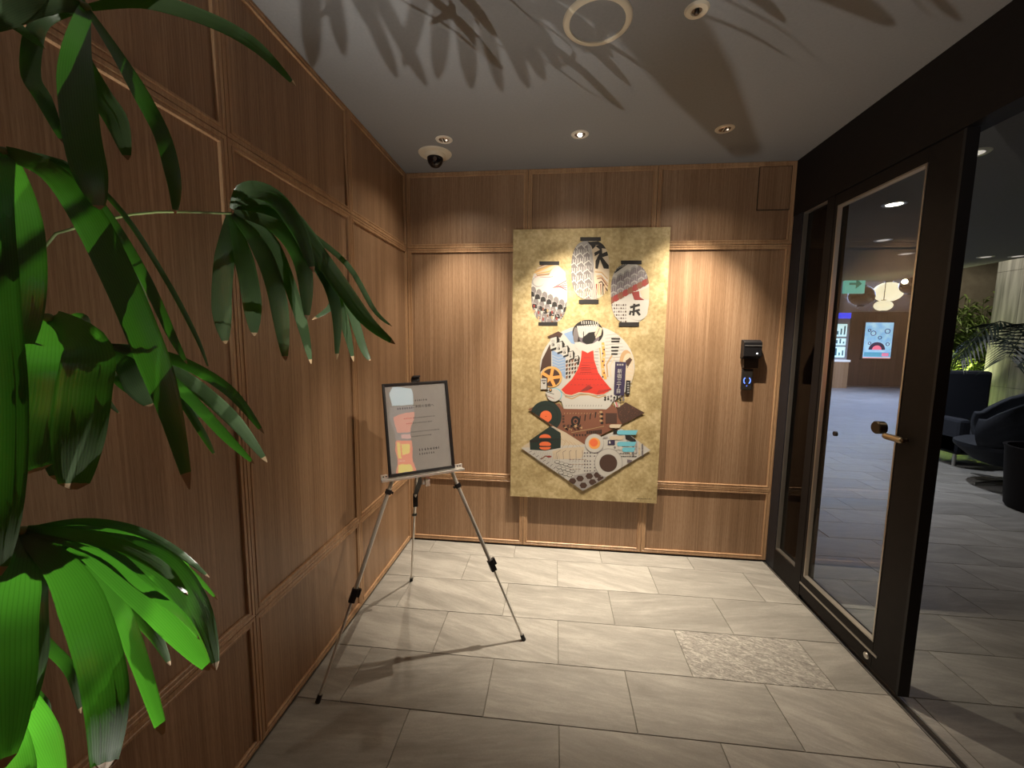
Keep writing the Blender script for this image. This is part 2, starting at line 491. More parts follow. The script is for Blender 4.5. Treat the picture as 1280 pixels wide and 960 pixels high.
# raise the far lobby floor surface level with the tiles
far = tag(MB().box(XS, 16, 7.0, 18, -.0039, -.0008).build('floor', M_LFLOOR), kind='structure')

# ---- sliding door track in the floor
tr = MB()
tr.box(XR - .012, XR + .030, .85, YB, -.03, -.012, 1)
tr.box(XR - .012, XR - .004, .85, YB, -.03, .001, 0)
tr.box(XR + .022, XR + .030, .85, YB, -.03, .001, 0)
tag(tr.build('trim_1', [M_BEAD, M_BLACK]), kind='structure')

# ---- door wall (right)
X0, X1 = XR, XR + .075
ZT = 2.352
wr = tag(MB().box(X0 - .004, X1 + .02, -2.0, YB + .02, ZT + .004, H).build('wall_right', M_FRAME), kind='structure')
MB().box(X0, X1, 2.795, YB, 0, ZT + .004).build('jamb', M_JAMB, wr)
MB().box(X0, X1, -2.0, .86, 0, ZT + .004).build('wall_infill', M_FRAME, wr)
MB().box(X0, X1, 2.563, 2.795, 0, .150).build('sill_panel', M_FRAME, wr)
MB().box(X0, X1, 2.5, 2.563, 0, ZT + .004).build('mullion', M_FRAME, wr)
# sidelight
sl = tag(MB().box(X0 + .030, X0 + .038, 2.563, 2.795, .150, ZT).build('window_1', M_TINT), kind='structure')
MB().frame((X0 + .028, 2.563, .150), (0, 1, 0), (0, 0, 1), (-1, 0, 0), .232, ZT - .15, [(0, 0), (0, .022), (.010, .022), (.010, 0)]).build('window_bead', M_BEAD, sl)
MB().box(X0 + .052, X1, 2.563, 2.795, .150, ZT).build('pocket_lining', mat('pocket_lining', (.028, .032, .05), .5), sl)
# door leaf
d1 = tag(empty('door_1', (X0 + .02, 2.15, 0)), kind='structure')
LX0, LX1 = X0 + .002, X0 + .044
YA, YBg, YC, YD = 2.50, 2.470, 1.932, 1.79
GZ0, GZ1 = .150, 2.290
MB().box(LX0, LX1, YC, YA, .018, GZ0).build('door_rail', M_FRAME, d1, bevel=.002)
MB().box(LX0, LX1, YC, YA, GZ1, ZT).build('door_rail', M_FRAME, d1, bevel=.002)
MB().box(LX0, LX1, YBg, YA, GZ0, GZ1).build('door_stile', M_FRAME, d1, bevel=.002)
MB().box(LX0, LX1, YD, YC, .018, ZT).build('door_stile', M_FRAME, d1, bevel=.002)
MB().box(LX0 - .002, LX1 + .002, YD - .012, YD, .018, ZT).build('door_edge', M_RUBBER, d1)
pane = MB().box(LX0 + .016, LX0 + .026, YC - .01, YBg + .01, GZ0 - .01, GZ1 + .01).build('glass_pane', M_GLASS, d1)
MB().frame((LX0 + .014, YC, GZ0), (0, 1, 0), (0, 0, 1), (-1, 0, 0), YBg - YC, GZ1 - GZ0, [(0, 0), (0, .017), (.008, .017), (.014, .0)]).build('glazing_bead', M_BEAD, d1)
MB().box(LX0 - .004, LX0 + .001, YC - .03, YA, .090, .100).build('rail_bead', M_BEAD, d1)
pl_ = on(0, XR - .03, 1096.5, 533.5)
hd = MB(); hd.lathe((LX0 + .016, 2.035, 1.153), [(0, .034), (.026, .034), (.030, .030), (.030, .0), (0, 0)], 28, 0, (-1, 0, 0))
hd.build('round_plate', mat('dark_brass', (.07, .055, .035), .4, .8), d1, smooth=True)
hp = MB(); hp.tube([(LX0 - .028, 1.955, 1.130), (LX0 - .028, 1.875, 1.130)], .014, 14, 0)
hp.sphere((LX0 - .028, 1.955, 1.130), .014, 14); hp.sphere((LX0 - .028, 1.875, 1.130), .014, 14)
hp.tube([(LX0 - .028, 1.875, 1.130), (LX0 + .016, 1.885, 1.130)], .008, 12)
hp.build('door_pull', mat('antique_brass', (.42, .34, .22), .35, .95), d1, smooth=True)
MB().lathe((LX0 + .016, 2.338, 1.054), [(0, .012), (.013, .012), (.014, .0), (0, 0)], 18, 0, (-1, 0, 0)).build('glass_stud', M_BLACK, d1, smooth=True)
MB().lathe((LX0, 1.965, .055), [(0, .004), (.013, .004), (.016, .0)], 20, 0, (-1, 0, 0)).build('floor_lock', M_STEEL, d1, smooth=True)

# ---- lobby shell
YE = 8.3; XE2 = 6.1
tag(MB().box(X1 + .02, XE2, -3, YE, 2.70, 2.78).build('ceiling', M_LCEIL), kind='structure')
tag(MB().box(X1 + .02, 16, YE, 18, 3.35, 3.43).build('ceiling', M_LCEIL2), kind='structure')
tag(MB().box(XE2, 16, -3, YE, 4.6, 4.7).build('ceiling', M_LCEIL2), kind='structure')
tag(MB().box(X1 + .02, XE2, YE - .02, YE, 2.78, 3.35).build('trim_2', M_LCEIL2), kind='structure')
tag(MB().box(XE2, 16, YE, YE + .05, 3.35, 4.6).build('trim_3', M_LCEIL2), kind='structure')
tag(MB().box(XE2 - .02, XE2, -3, YE, 2.78, 4.6).build('trim_4', M_LCEIL), kind='structure')
WY = 15.9
wf = tag(MB().box(1.6, 16, WY + .06, WY + .16, 0, 3.35).build('wall_far', vary(mat('lobby_plaster', (.42, .38, .33), .8), 20, .05, .1)), kind='structure')
cl = MB(); x = 9.95
a0 = on(1, WY, 1060.5, 440).x; b0 = a0 + 3.2
n = 8
for i in range(n):
    MB().box(a0 + (b0 - a0) * i / n + .003, a0 + (b0 - a0) * (i + 1) / n - .003, WY, WY + .06, .05, on(1, WY, 1075, 390).z).build('cladding_panel', M_DWOOD, wf)
tag(MB().box(X1 + .02, 16, -3.1, -3, 0, 4.6).build('wall_lobby_front', M_DWOOD), kind='structure')
tag(MB().box(16, 16.1, -3, 18, 0, 4.6).build('wall_lobby_side', M_DWOOD), kind='structure')
GY = 8.70
tag(MB().box(7.0, 16, GY, GY + .1, 0, 4.6).build('wall_garden', vary(mat('garden_wall', (.36, .31, .24), .8, 0), 6, .15, .3)), kind='structure')

# ================================================================== CEILING FITTINGS
M_LAMPON = mat('lamp_lit', (1, .9, .75), .3, emit=60, ecol=(1, .9, .75))
M_LAMPDIM = mat('lamp_side_glow', (1, .85, .7), .3, emit=1.6, ecol=(1, .86, .7))
M_RIM = mat('white_enamel', (.72, .68, .6), .3)
M_CHROME = mat('reflector_chrome', (.75, .73, .7), .18, 1)
DLAB = ['recessed ceiling downlight with a dim tilted reflector beside the dome camera',
        'recessed ceiling downlight shining brightly above the painting',
        'recessed ceiling downlight with a dim tilted reflector nearest the glass door']
DLAB.append('added unseen ceiling fitting behind the viewer, brightening the notice')
for i, (x, y) in enumerate(DL + [(1.10, .70)]):  # the last fitting is added around the extra notice beam
    t = empty('ceiling_downlight', (x, y, H), DLAB[i], 'downlight', 'recessed downlights in the entrance ceiling')
    MB().lathe((x, y, H), [(.030, -.001), (.032, -.004), (.047, -.003), (.050, .0)], 36).build('rim', M_RIM, t, smooth=True)
    MB().lathe((x, y, H), [(.031, -.002), (.025, -.0045), (.018, -.0035)], 32).build('reflector', M_CHROME, t, smooth=True)
    if i == 1:
        MB().sphere((x, y, H - .004), .012, 14, 0, .5).build('lamp', M_LAMPON, t, smooth=True)
        MB().lathe((x, y, H), [(.018, -.003), (0, -.002)], 24).build('lamp_holder', M_CHROME, t)
    else:
        MB().lathe((x, y, H), [(.024, -.0030), (0, -.0030)], 24).build('lamp_holder', M_BLACK, t)
        for dx in (-.007, .008):
            MB().box(x + dx - .002, x + dx + .0025, y - .018, y + .018, H - .006, H - .003).build('louvre', M_RIM, t)
        MB().sphere((x + .014, y, H - .0045), .006, 10, 0, .5).build('lamp', M_LAMPDIM, t, smooth=True)

dx_, dy_ = -.825 + .05, 2.615
dc = empty('dome_camera', (dx_, dy_, H), 'small black dome security camera on a round cream ceiling plate', 'camera')
MB().lathe((dx_, dy_, H), [(0, -.028), (.055, -.028), (.062, -.022), (.066, -.010), (.098, -.007), (.104, 0)], 44).build('base_plate', M_CREAM, dc, smooth=True)
MB().lathe((dx_, dy_, H), [(.050, -.026), (.049, -.042), (.042, -.062), (.028, -.077), (.012, -.084), (0, -.085)], 36).build('dome', mat('smoked_dome', (.008, .006, .007), .08), dc, smooth=True)
MB().lathe((dx_ + .012, dy_ - .045, H - .048), [(0, .004), (.010, .004), (.012, 0)], 16, 0, (0.2, -1, -.3)).build('lens', mat('lens_glass', (.2, .16, .14), .1, .6), dc, smooth=True)

rg = empty('ceiling_ring', (.127, 1.630, H), 'large round cream trim ring of a ceiling speaker', 'speaker')
MB().lathe((.127, 1.630, H), [(.100, 0), (.101, -.008), (.118, -.008), (.124, -.003), (.125, 0)], 56).build('ring', M_CREAM, rg, smooth=True)
MB().lathe((.127, 1.630, H), [(0, -.003), (.101, -.003)], 48).build('grille', M_CEIL, rg)
sp = empty('ceiling_sprinkler', (.469, 1.611, H), 'small round cream sprinkler rosette with dark centre', 'sprinkler')
MB().lathe((.469, 1.611, H), [(.017, -.004), (.020, -.008), (.036, -.007), (.042, 0)], 36).build('rosette', M_CREAM, sp, smooth=True)
sk = MB().lathe((.469, 1.611, H), [(0, -.002), (.018, -.003)], 24)
sk.lathe((.469, 1.611, H), [(.008, 0), (.009, -.014), (.006, -.017), (0, -.017)], 16)
sk.build('sprinkler_head', mat('dark_metal', (.09, .08, .075), .3, .8), sp, smooth=True)

# ================================================================== CARD READER AND SENSOR
def wp(px, py, y=YB): return on(1, y, px, py)
cr = empty('card_reader', (1.31, YB, 1.40), 'black wall card reader with angled hood and small white light', 'card reader')
p0, p1 = 1.247, 1.362
rb = MB()
pr = [(YB - .0, 1.562), (YB - .022, 1.562), (YB - .050, 1.545), (YB - .050, 1.452), (YB - .018, 1.435), (YB, 1.435)]
for xx in (p0, p1): pass
nn = len(pr)
vs = [(p0, y, z) for y, z in pr] + [(p1, y, z) for y, z in pr]
rb.add(vs, [tuple(range(nn))[::-1], tuple(range(nn, 2 * nn))] + [(i, (i + 1) % nn, nn + (i + 1) % nn, nn + i) for i in range(nn)])
rb.build('housing', M_BLACK, cr, bevel=.003)
MB().box(p0 + .004, p1 - .004, YB - .053, YB - .050, 1.520, 1.526).build('slot', mat('grey_slot', (.12, .12, .12), .4), cr)
MB().box(1.327, 1.335, YB - .0515, YB - .0495, 1.468, 1.475).build('indicator', mat('white_led', (1, 1, 1), .3, emit=4), cr)
MB().box(p0 + .016, p1 - .004, YB - .022, YB, 1.372, 1.436).build('back_box', mat('bronze_box', (.05, .037, .028), .4, .3), cr, bevel=.003)
ts = empty('touch_sensor', (1.296, YB, 1.29), 'small dark touch switch with glowing blue ring below the card reader', 'switch')
MB().box(1.262, 1.330, YB - .016, YB, 1.224, 1.366).build('plate', mat('switch_plate', (.05, .045, .04), .35, .5), ts, bevel=.003)
M_BLUE = mat('blue_glow', (.1, .2, 1), .4, emit=2.2, ecol=(.10, .22, 1))
for s in (-1, 1):
    tb = MB(); pts = []
    for i in range(11):
        a = math.radians(-52 + 104 * i / 10)
        pts.append((1.296 + s * .021 * math.cos(a), YB - .017, 1.287 + .024 * math.sin(a)))
    tb.tube(pts, .0028, 8); tb.build('glow_arc', M_BLUE, ts, smooth=True)
MB().box(1.293, 1.299, YB - .0172, YB - .015, 1.250, 1.253).build('status_mark', M_BLUE, ts)

# ================================================================== PAINTING
PT = .030
AY = YB - PT
def ap(px, py):
    p = on(1, AY, px, py); return (p.x, p.z)
ax0, ax1 = ap(640, 400)[0] - .004, ap(829.7, 450)[0]
ax0, ax1, az0, az1 = -.302, .742, .400, 2.296
pnt = empty('collage_painting', ((ax0 + ax1) / 2, AY + PT / 2, az0), 'tall gold collage painting with paper lanterns and a red-robed shape on the panelled wall', 'painting')
mg = mat('gold_ground', (.48, .36, .165), .5, .12)
nt, b, N, L = nodes(mg)
g = N('ShaderNodeNewGeometry'); n1 = N('ShaderNodeTexNoise'); n1.inputs['Scale'].default_value = 9; n1.inputs['Detail'].default_value = 8; n1.inputs['Roughness'].default_value = .7
n2 = N('ShaderNodeTexNoise'); n2.inputs['Scale'].default_value = 55; n2.inputs['Detail'].default_value = 4
L(g.outputs['Position'], n1.inputs['Vector']); L(g.outputs['Position'], n2.inputs['Vector'])
ma = N('ShaderNodeMath'); ma.operation = 'MULTIPLY_ADD'; ma.inputs[1].default_value = .4; L(n2.outputs['Fac'], ma.inputs[0])
mb_ = N('ShaderNodeMath'); mb_.operation = 'MULTIPLY'; mb_.inputs[1].default_value = .6; L(n1.outputs['Fac'], mb_.inputs[0]); L(mb_.outputs[0], ma.inputs[2])
r = ramp(nt, [(.38, (.31, .235, .110)), (.5, (.42, .33, .165)), (.62, (.54, .44, .25))]); L(ma.outputs[0], r.inputs['Fac']); L(r.outputs[0], b.inputs['Base Color'])
MB().box(ax0, ax1, AY, YB + .0, az0, az1).build('canvas', mg, pnt)

PC = dict(black=(.02, .018, .017), white=(.66, .64, .59), cream=(.72, .60, .44), grey=(.20, .18, .18), lgrey=(.42, .40, .39), red=(.62, .045, .03),
          dred=(.28, .045, .04), orange=(.85, .17, .06), lorange=(.85, .38, .10), brown=(.22, .09, .055), dbrown=(.075, .04, .03),
          tan=(.58, .38, .20), blue=(.30, .44, .68), sky=(.20, .62, .78), navy=(.04, .03, .075), green=(.02, .035, .03), gold=(.66, .40, .14), pink=(.6, .12, .18), mauve=(.17, .14, .16))
PC = {k: tuple(c * (.66 if k in ('white', 'cream', 'lgrey', 'tan', 'sky', 'blue') else .78) for c in v) for k, v in PC.items()}
PCI = list(PC)
PM = [mat('print_' + k, v, .55) for k, v in PC.items()]


class Art:
    layer = 0; count = 0

    def __init__(s, name, ox, oy, sc):
        s.mb = MB(); s.name = name; s.o = (ox, oy, sc); Art.layer += 1; s.k = 0; s.base = Art.layer * .00025

    def P(s, x, y):
        ox, oy, sc = s.o
        return ap(ox + x / sc, oy + y / sc)

    def poly(s, pts, c, raw=False):
        s.k += 1; Art.count += 1; y = AY - .0003 - 0.000006 * Art.count
        q = [p if raw else s.P(*p) for p in pts]
        s.mb.add([(a, y, b_) for a, b_ in q], [tuple(range(len(q)))], PCI.index(c)); return s

    def ell(s, cx, cy, rx, ry, c, a0=0, a1=360, n=36, rot=0):
        pts = []
        for i in range(n + (0 if a1 - a0 >= 360 else 1)):
            t = math.radians(a0 + (a1 - a0) * i / n)
            x, y = rx * math.cos(t), ry * math.sin(t); cr_, sr = math.cos(rot), math.sin(rot)
            pts.append((cx + x * cr_ - y * sr, cy + x * sr + y * cr_))
        return s.poly(pts, c)

    def line(s, pts, w, c):
        for (x0, y0), (x1, y1) in zip(pts[:-1], pts[1:]):
            dx, dy = x1 - x0, y1 - y0; l = math.hypot(dx, dy) or 1; nx, ny = -dy / l * w / 2, dx / l * w / 2
            s.poly([(x0 + nx, y0 + ny), (x1 + nx, y1 + ny), (x1 - nx, y1 - ny), (x0 - nx, y0 - ny)], c)
        return s

    def bar(s, x0, y0, x1, y1, c): return s.poly([(x0, y0), (x1, y0), (x1, y1), (x0, y1)], c)

    def done(s):
        return s.mb.build(s.name, PM, pnt)


def clip_in(shape, pts):
    """Sutherland-Hodgman clip of polygon pts by convex polygon shape"""
    def area(p): return sum(p[i][0] * p[(i + 1) % len(p)][1] - p[(i + 1) % len(p)][0] * p[i][1] for i in range(len(p)))
    if area(shape) < 0: shape = shape[::-1]
    out = pts
    for i in range(len(shape)):
        a, b_ = shape[i], shape[(i + 1) % len(shape)]
        def side(p): return (b_[0] - a[0]) * (p[1] - a[1]) - (b_[1] - a[1]) * (p[0] - a[0])
        inp, out = out, []
        for j in range(len(inp)):
            p, q = inp[j - 1], inp[j]; sp_, sq = side(p), side(q)
            if (sp_ >= 0) != (sq >= 0):
                t = sp_ / (sp_ - sq); out.append((p[0] + (q[0] - p[0]) * t, p[1] + (q[1] - p[1]) * t))
            if sq >= 0: out.append(q)
        if not out: return []
    return out


def superell(cx, cy, rx, ry, n=40, e=2.7):
    o = []
    for i in range(n):
        t = 2 * math.pi * i / n; c, s_ = math.cos(t), math.sin(t)
        o.append((cx + rx * math.copysign(abs(c) ** (2 / e), c), cy + ry * math.copysign(abs(s_) ** (2 / e), s_)))
    return o


def cpoly(A, shape, pts, c):
    q = clip_in(shape, pts)
    if len(q) > 2: A.poly(q, c)


def feathers(A, shape, x0, y0, dx, dy, nrow, ncol, rw, rh, cs, slant=0):
    """rows of scale-like strokes clipped into a shape"""
    for r_ in range(nrow):
        for k in range(ncol):
            bx_ = x0 + dx * k + slant * r_; by = y0 + dy * r_ + cs[2] * k
            c = [(bx_ - rw, by), (bx_ - rw * .6, by - rh * .7), (bx_, by - rh), (bx_ + rw * .6, by - rh * .7), (bx_ + rw, by), (bx_ + rw * .9, by + rh * .8), (bx_ - rw * .9, by + rh * .8)]
            cpoly(A, shape, c, cs[0])
            c = [(bx_ - rw * .8, by - rh * .1), (bx_ - rw * .6, by - rh * .55), (bx_, by - rh * .8), (bx_ + rw * .6, by - rh * .55), (bx_ + rw * .8, by - rh * .1), (bx_ + rw * .9, by + rh * .8), (bx_ - rw * .9, by + rh * .8)]
            cpoly(A, shape, c, cs[1])


# -- lanterns (crop origin 630,270 scale 5.333)
A = Art('lantern_print', 630, 270, 5.333)
S = superell(302, 517, 120, 197)
A.poly(S, 'white')
for i in range(6):
    cpoly(A, S, [(190, 330 + i * 12), (260 + i * 18, 320), (330 + i * 6, 330), (300, 395 - i * 6), (220, 402 - i * 4)], ['tan', 'brown', 'cream', 'tan', 'gold', 'cream'][i])
A.line([(205, 405), (300, 408), (372, 395)], 3, 'red')
for i in range(5):
    A.line([(325 + i * 12, 480 - i * 2), (418, 430 + i * 16)], 5, 'pink' if i % 2 else 'dred')
A.ell(368, 392, 44, 42, 'white'); A.ell(290, 452, 50, 38, 'white'); A.ell(225, 440, 40, 35, 'lgrey'); A.ell(230, 436, 36, 31, 'white')
feathers(A, S, 195, 500, 38, 62, 3, 8, 24, 40, ('white', 'grey', 17), -20)
feathers(A, S, 185, 520, 38, 62, 2, 8, 20, 22, ('lgrey', 'black', 17), -20)
for i in range(26):
    x, y = 195 + (i % 7) * 30, 590 + (i // 7) * 34 + (i % 7) * 10
    cpoly(A, S, [(x, y), (x + 13, y + 4), (x + 9, y + 20), (x + 2, y + 22)], ['dred', 'grey', 'brown', 'tan'][i % 4])
    cpoly(A, S, [(x + 4, y - 12), (x + 17, y - 8), (x + 17, y - 2), (x + 4, y - 5)], 'lgrey')
A.bar(236, 302, 368, 327, 'black'); A.bar(229, 707, 357, 732, 'black'); A.done()
A = Art('lantern_print', 630, 270, 5.333)
S = superell(575, 360, 127, 197)
A.poly(S, 'cream')
L2 = [(440, 160), (560, 160), (585, 220), (600, 330), (600, 430), (625, 560), (440, 560)]
A.poly(clip_in(S, L2), 'lgrey')
for r_ in range(7):
    y = 185 + r_ * 58
    for k in range(3):
        x = 585 - k * 48 - (8 if r_ % 2 else 0); yy = y + 32 - k * -8
        sh = [(x - 62, yy + 20), (x - 50, yy - 20), (x - 20, yy - 40), (x + 5, yy - 10), (x + 12, yy + 45), (x - 20, yy + 25)]
        sh = [p for p in sh]
        q = clip_in(S, clip_in([(430, 150), (560, 150), (602, 250), (605, 420), (640, 580), (430, 580)], sh))
        if len(q) > 2: A.poly(q, 'white')
        sh2 = [(x - 58, yy + 26), (x - 46, yy - 14), (x - 20, yy - 32), (x + 3, yy - 4), (x + 10, yy + 46), (x - 20, yy + 34)]
        q = clip_in(S, clip_in([(430, 150), (560, 150), (602, 250), (605, 420), (640, 580), (430, 580)], sh2))
        if len(q) > 2: A.poly(q, 'mauve' if r_ > 5 else 'grey')
        for s_ in range(4):
            q = clip_in(S, [(x - 52 + s_ * 15, yy - 2), (x - 48 + s_ * 15, yy - 4), (x - 46 + s_ * 15, yy + 26), (x - 50 + s_ * 15, yy + 26)])
            if len(q) > 2: A.poly(q, 'white')
for sh in ([(556, 172), (660, 168), (690, 220), (650, 215), (640, 190), (580, 200)], [(610, 200), (650, 185), (655, 250), (690, 235), (700, 262), (655, 275), (698, 330), (698, 352), (665, 350), (640, 290), (625, 352), (608, 350), (610, 300), (635, 250), (605, 268), (602, 245), (640, 225)],
           [(575, 185), (600, 175), (612, 200), (590, 222)]):
    cpoly(A, S, sh, 'black')
for i in range(6):
    A.line([(606 + i * 5, 372 + i * 15), (650, 376 + i * 12), (690, 420 + i * 16)], 7, ['tan', 'white', 'tan', 'brown', 'cream', 'dbrown'][i])
for i in range(5):
    cpoly(A, S, [(612 + i * 14, 455), (620 + i * 14, 450), (622 + i * 14, 520), (616 + i * 14, 530)], ['dred', 'tan', 'brown', 'dbrown', 'tan'][i])
for i in range(12):
    cpoly(A, S, [(468 + i * 13, 480), (471 + i * 13, 480), (484 + i * 13, 556), (481 + i * 13, 556)], 'cream')
A.bar(508, 141, 645, 167, 'black'); A.bar(498, 558, 631, 586, 'black'); A.done()
A = Art('lantern_print', 630, 270, 5.333)
S = superell(840, 517, 128, 198)
A.poly(S, 'white')
for i in range(7):
    cpoly(A, S, [(735, 385), (740, 375), (735 + i * 14, 320), (745 + i * 14, 318)], 'black')
for r_ in range(3):
    for k in range(6):
        x = 730 + k * 46; y = 430 + r_ * 48 - k * 24
        for (o, c) in ((0, 'lgrey'), (12, 'grey'), (26, 'mauve')):
            cpoly(A, S, [(x - 26, y + 20 + o * .6), (x - 22, y - 12 + o), (x, y - 26 + o), (x + 20, y - 18 + o), (x + 26, y + 10), (x + 26, y + 40), (x - 26, y + 50)], c)
        for s_ in range(3):
            cpoly(A, S, [(x - 16 + s_ * 14, y - 6), (x - 13 + s_ * 14, y - 8), (x - 13 + s_ * 14, y + 22), (x - 16 + s_ * 14, y + 24)], 'lgrey')
for k in range(9):
    x = 715 + k * 32; y = 562 - k * 17
    cpoly(A, S, [(x - 22, y + 20), (x - 18, y - 12), (x + 6, y - 24), (x + 24, y - 12), (x + 22, y + 10), (x, y + 26)], 'dred' if k % 2 else 'brown')
cpoly(A, S, [(850, 510), (900, 500), (905, 540), (935, 560), (870, 560)], 'dred')
cpoly(A, S, [(905, 500), (970, 470), (970, 560), (925, 550)], 'cream')
for r_ in range(6):
    for k in range(7):
        x, y = 716 + k * 15, 588 + r_ * 22
        cpoly(A, S, [(x, y), (x + 9, y), (x + 9, y + 11), (x, y + 11)], ['grey', 'lgrey', 'dbrown'][(r_ + k) % 3])
A.ell(892, 630, 66, 66, 'white')
A.line([(840, 610), (905, 592)], 16, 'black'); A.line([(868, 585), (862, 665)], 15, 'black'); A.line([(850, 640), (905, 625)], 14, 'black')
A.line([(885, 635), (905, 662)], 16, 'black'); A.line([(845, 632), (838, 660)], 14, 'black')
A.bar(779, 297, 917, 322, 'black'); A.bar(765, 708, 900, 736, 'black'); A.done()

# -- round body (crop origin 660,390 scale 7.382)
A = Art('figure_print', 660, 390, 7.382)
B = [(547 + 437 * math.cos(math.radians(t)), 505 + 385 * math.sin(math.radians(t))) for t in range(0, 360, 8)]
A.poly(B, 'white')
cpoly(A, B, [(110, 560), (130, 440), (200, 300), (215, 300), (215, 500), (150, 520)], 'dbrown')
cpoly(A, B, [(220, 350), (345, 410), (345, 620), (290, 560), (225, 500)], 'blue')
for i in range(6):
    A.line([(225, 400 + i * 26), (280, 425 + i * 26), (338, 410 + i * 26)], 4, 'white')
cpoly(A, B, [(330, 200), (440, 160), (450, 300), (400, 290)], 'blue')
A.poly([(175, 228), (280, 178), (320, 200), (300, 235), (205, 240)], 'dbrown')
for i in range(6):      # receding sign boxes
    x, y, s_ = 205 + i * 56, 240 + i * 43, 1 - i * .11
    A.poly([(x, y), (x + 65 * s_, y - 22 * s_), (x + 88 * s_, y + 12), (x + 80 * s_, y + 100 * s_), (x + 10, y + 122 * s_)], 'black')
    A.poly([(x, y + 4), (x + 58 * s_, y - 12 * s_), (x + 62 * s_, y + 82 * s_), (x + 2, y + 104 * s_)], 'white')
    A.bar(x + 14 * s_, y + 18 * s_, x + 38 * s_, y + 42 * s_, 'grey'); A.bar(x + 18 * s_, y + 22 * s_, x + 34 * s_, y + 36 * s_, 'white')
    A.bar(x + 14 * s_, y + 50 * s_, x + 38 * s_, y + 74 * s_, 'black'); A.bar(x + 20 * s_, y + 54 * s_, x + 26 * s_, y + 70 * s_, 'white')
for i in range(22):
    x, y = 348 + (i % 5) * 26, 450 + (i // 5) * 36 - (i % 5) * 4
    A.poly([(x, y), (x + 20, y - 10), (x + 18, y + 16), (x + 2, y + 24)], ['black', 'dbrown', 'brown'][i % 3])
# piano keys
for i in range(9):
    A.line([(712, 215 + i * 30), (845 + i * 8, 198 + i * 30)], 3, 'lgrey')
for i, y in enumerate((240, 265, 318, 350, 380)):
    A.bar(768, y, 850 - i * 6, y + 15, 'black')
A.line([(690, 280), (700, 400), (690, 520), (715, 620)], 26, 'lorange'); A.line([(662, 330), (676, 480), (690, 600)], 12, 'gold')
for i in range(9):
    A.ell(690 + (i % 2) * 12, 310 + i * 36, 8, 9, 'dbrown' if i % 3 else 'cream', n=10)
A.line([(735, 600), (725, 480), (775, 400)], 14, 'tan'); A.line([(765, 600), (755, 500), (800, 420)], 10, 'cream')
A.ell(905, 470, 62, 120, 'tan', 180, 360); A.ell(925, 480, 50, 100, 'cream', 190, 360)
cpoly(A, B, [(890, 500), (960, 440), (985, 560), (960, 680), (905, 700)], 'cream')
cpoly(A, B, [(900, 450), (940, 420), (962, 440), (915, 520)], 'dbrown')
for i in range(6): A.line([(910, 500 + i * 34), (962, 520 + i * 32)], 4, 'white')
for i in range(10): cpoly(A, B, [(610, 330 + i * 30), (650, 332 + i * 30), (650, 338 + i * 30), (610, 336 + i * 30)], 'lgrey')
# head
A.ell(552, 190, 143, 118, 'black')
A.ell(565, 240, 92, 62, 'mauve'); A.ell(440, 215, 24, 74, 'grey')
A.poly([(450, 130), (650, 112), (655, 160), (610, 185), (500, 240), (470, 230)], 'white')
for i in range(8): A.poly([(482 + i * 22, 86), (490 + i * 22, 86), (492 + i * 22, 132), (486 + i * 22, 128)], 'black')
for i in range(8): A.poly([(491 + i * 21, 84), (499 + i * 21, 84), (500 + i * 21, 112), (493 + i * 21, 112)], 'white')
for i in range(4): A.line([(460 + i * 22, 150), (500 + i * 10, 215)], 3, 'lgrey')
A.poly([(640, 130), (685, 150), (672, 215), (615, 250), (610, 215)], 'cream'); A.line([(660, 150), (620, 235)], 7, 'grey')
A.poly([(505, 235), (560, 190), (610, 182), (625, 250), (590, 292), (540, 296), (500, 272)], 'black')
A.line([(512, 180), (512, 240)], 7, 'black')
A.poly([(430, 280), (480, 275), (540, 300), (600, 290), (640, 265), (665, 275), (655, 330), (600, 380), (490, 380), (440, 330)], 'white')
# red robe
A.poly([(300, 722), (330, 690), (400, 620), (455, 530), (485, 440), (492, 352), (525, 362), (550, 378), (575, 362), (605, 352), (612, 440), (650, 560), (700, 630), (775, 712), (700, 762), (620, 772), (560, 756), (480, 752), (400, 778), (345, 770)], 'cream')
A.poly([(308, 716), (335, 688), (405, 620), (458, 530), (488, 440), (496, 354), (525, 364), (550, 380), (575, 364), (602, 354), (610, 440), (648, 560), (698, 630), (770, 714), (700, 755), (640, 764), (560, 745), (470, 740), (400, 766), (345, 756)], 'red')
for i in range(60):
    u = (i % 10) / 9; v = i // 10 / 6
    y = 420 + v * 300; hw = 45 + 170 * v ** 1.5
    x = 550 + (u * 2 - 1) * hw * .9
    A.poly([(x, y), (x + 12, y - 4), (x + 13, y + 1), (x + 1, y + 5)], 'dred')
for i in range(7): A.line([(480 + i * 10, 735 - i * 2), (560 + i * 6, 672 + i * 4)], 4, 'dred')
for i in range(7): A.line([(640 + i * 18, 755 - i * 6), (660 + i * 18, 720 - i * 2)], 6, 'dred')
for i in range(4): A.line([(490 - i * 3, 490 + i * 22), (575 + i * 3, 488 + i * 22)], 3, 'dred')
# hem
A.poly([(300, 790), (345, 775), (405, 790), (480, 768), (560, 765), (640, 790), (700, 775), (790, 720), (800, 790), (740, 896), (330, 896)], 'white')
A.line([(340, 778), (405, 800), (480, 765), (560, 762), (650, 790), (720, 768)], 12, 'tan')
for i in range(14): A.line([(350 + i * 25, 872), (354 + i * 25, 856)], 4, 'grey')
A.done()
A = Art('film_reel_print', 660, 390, 7.382)
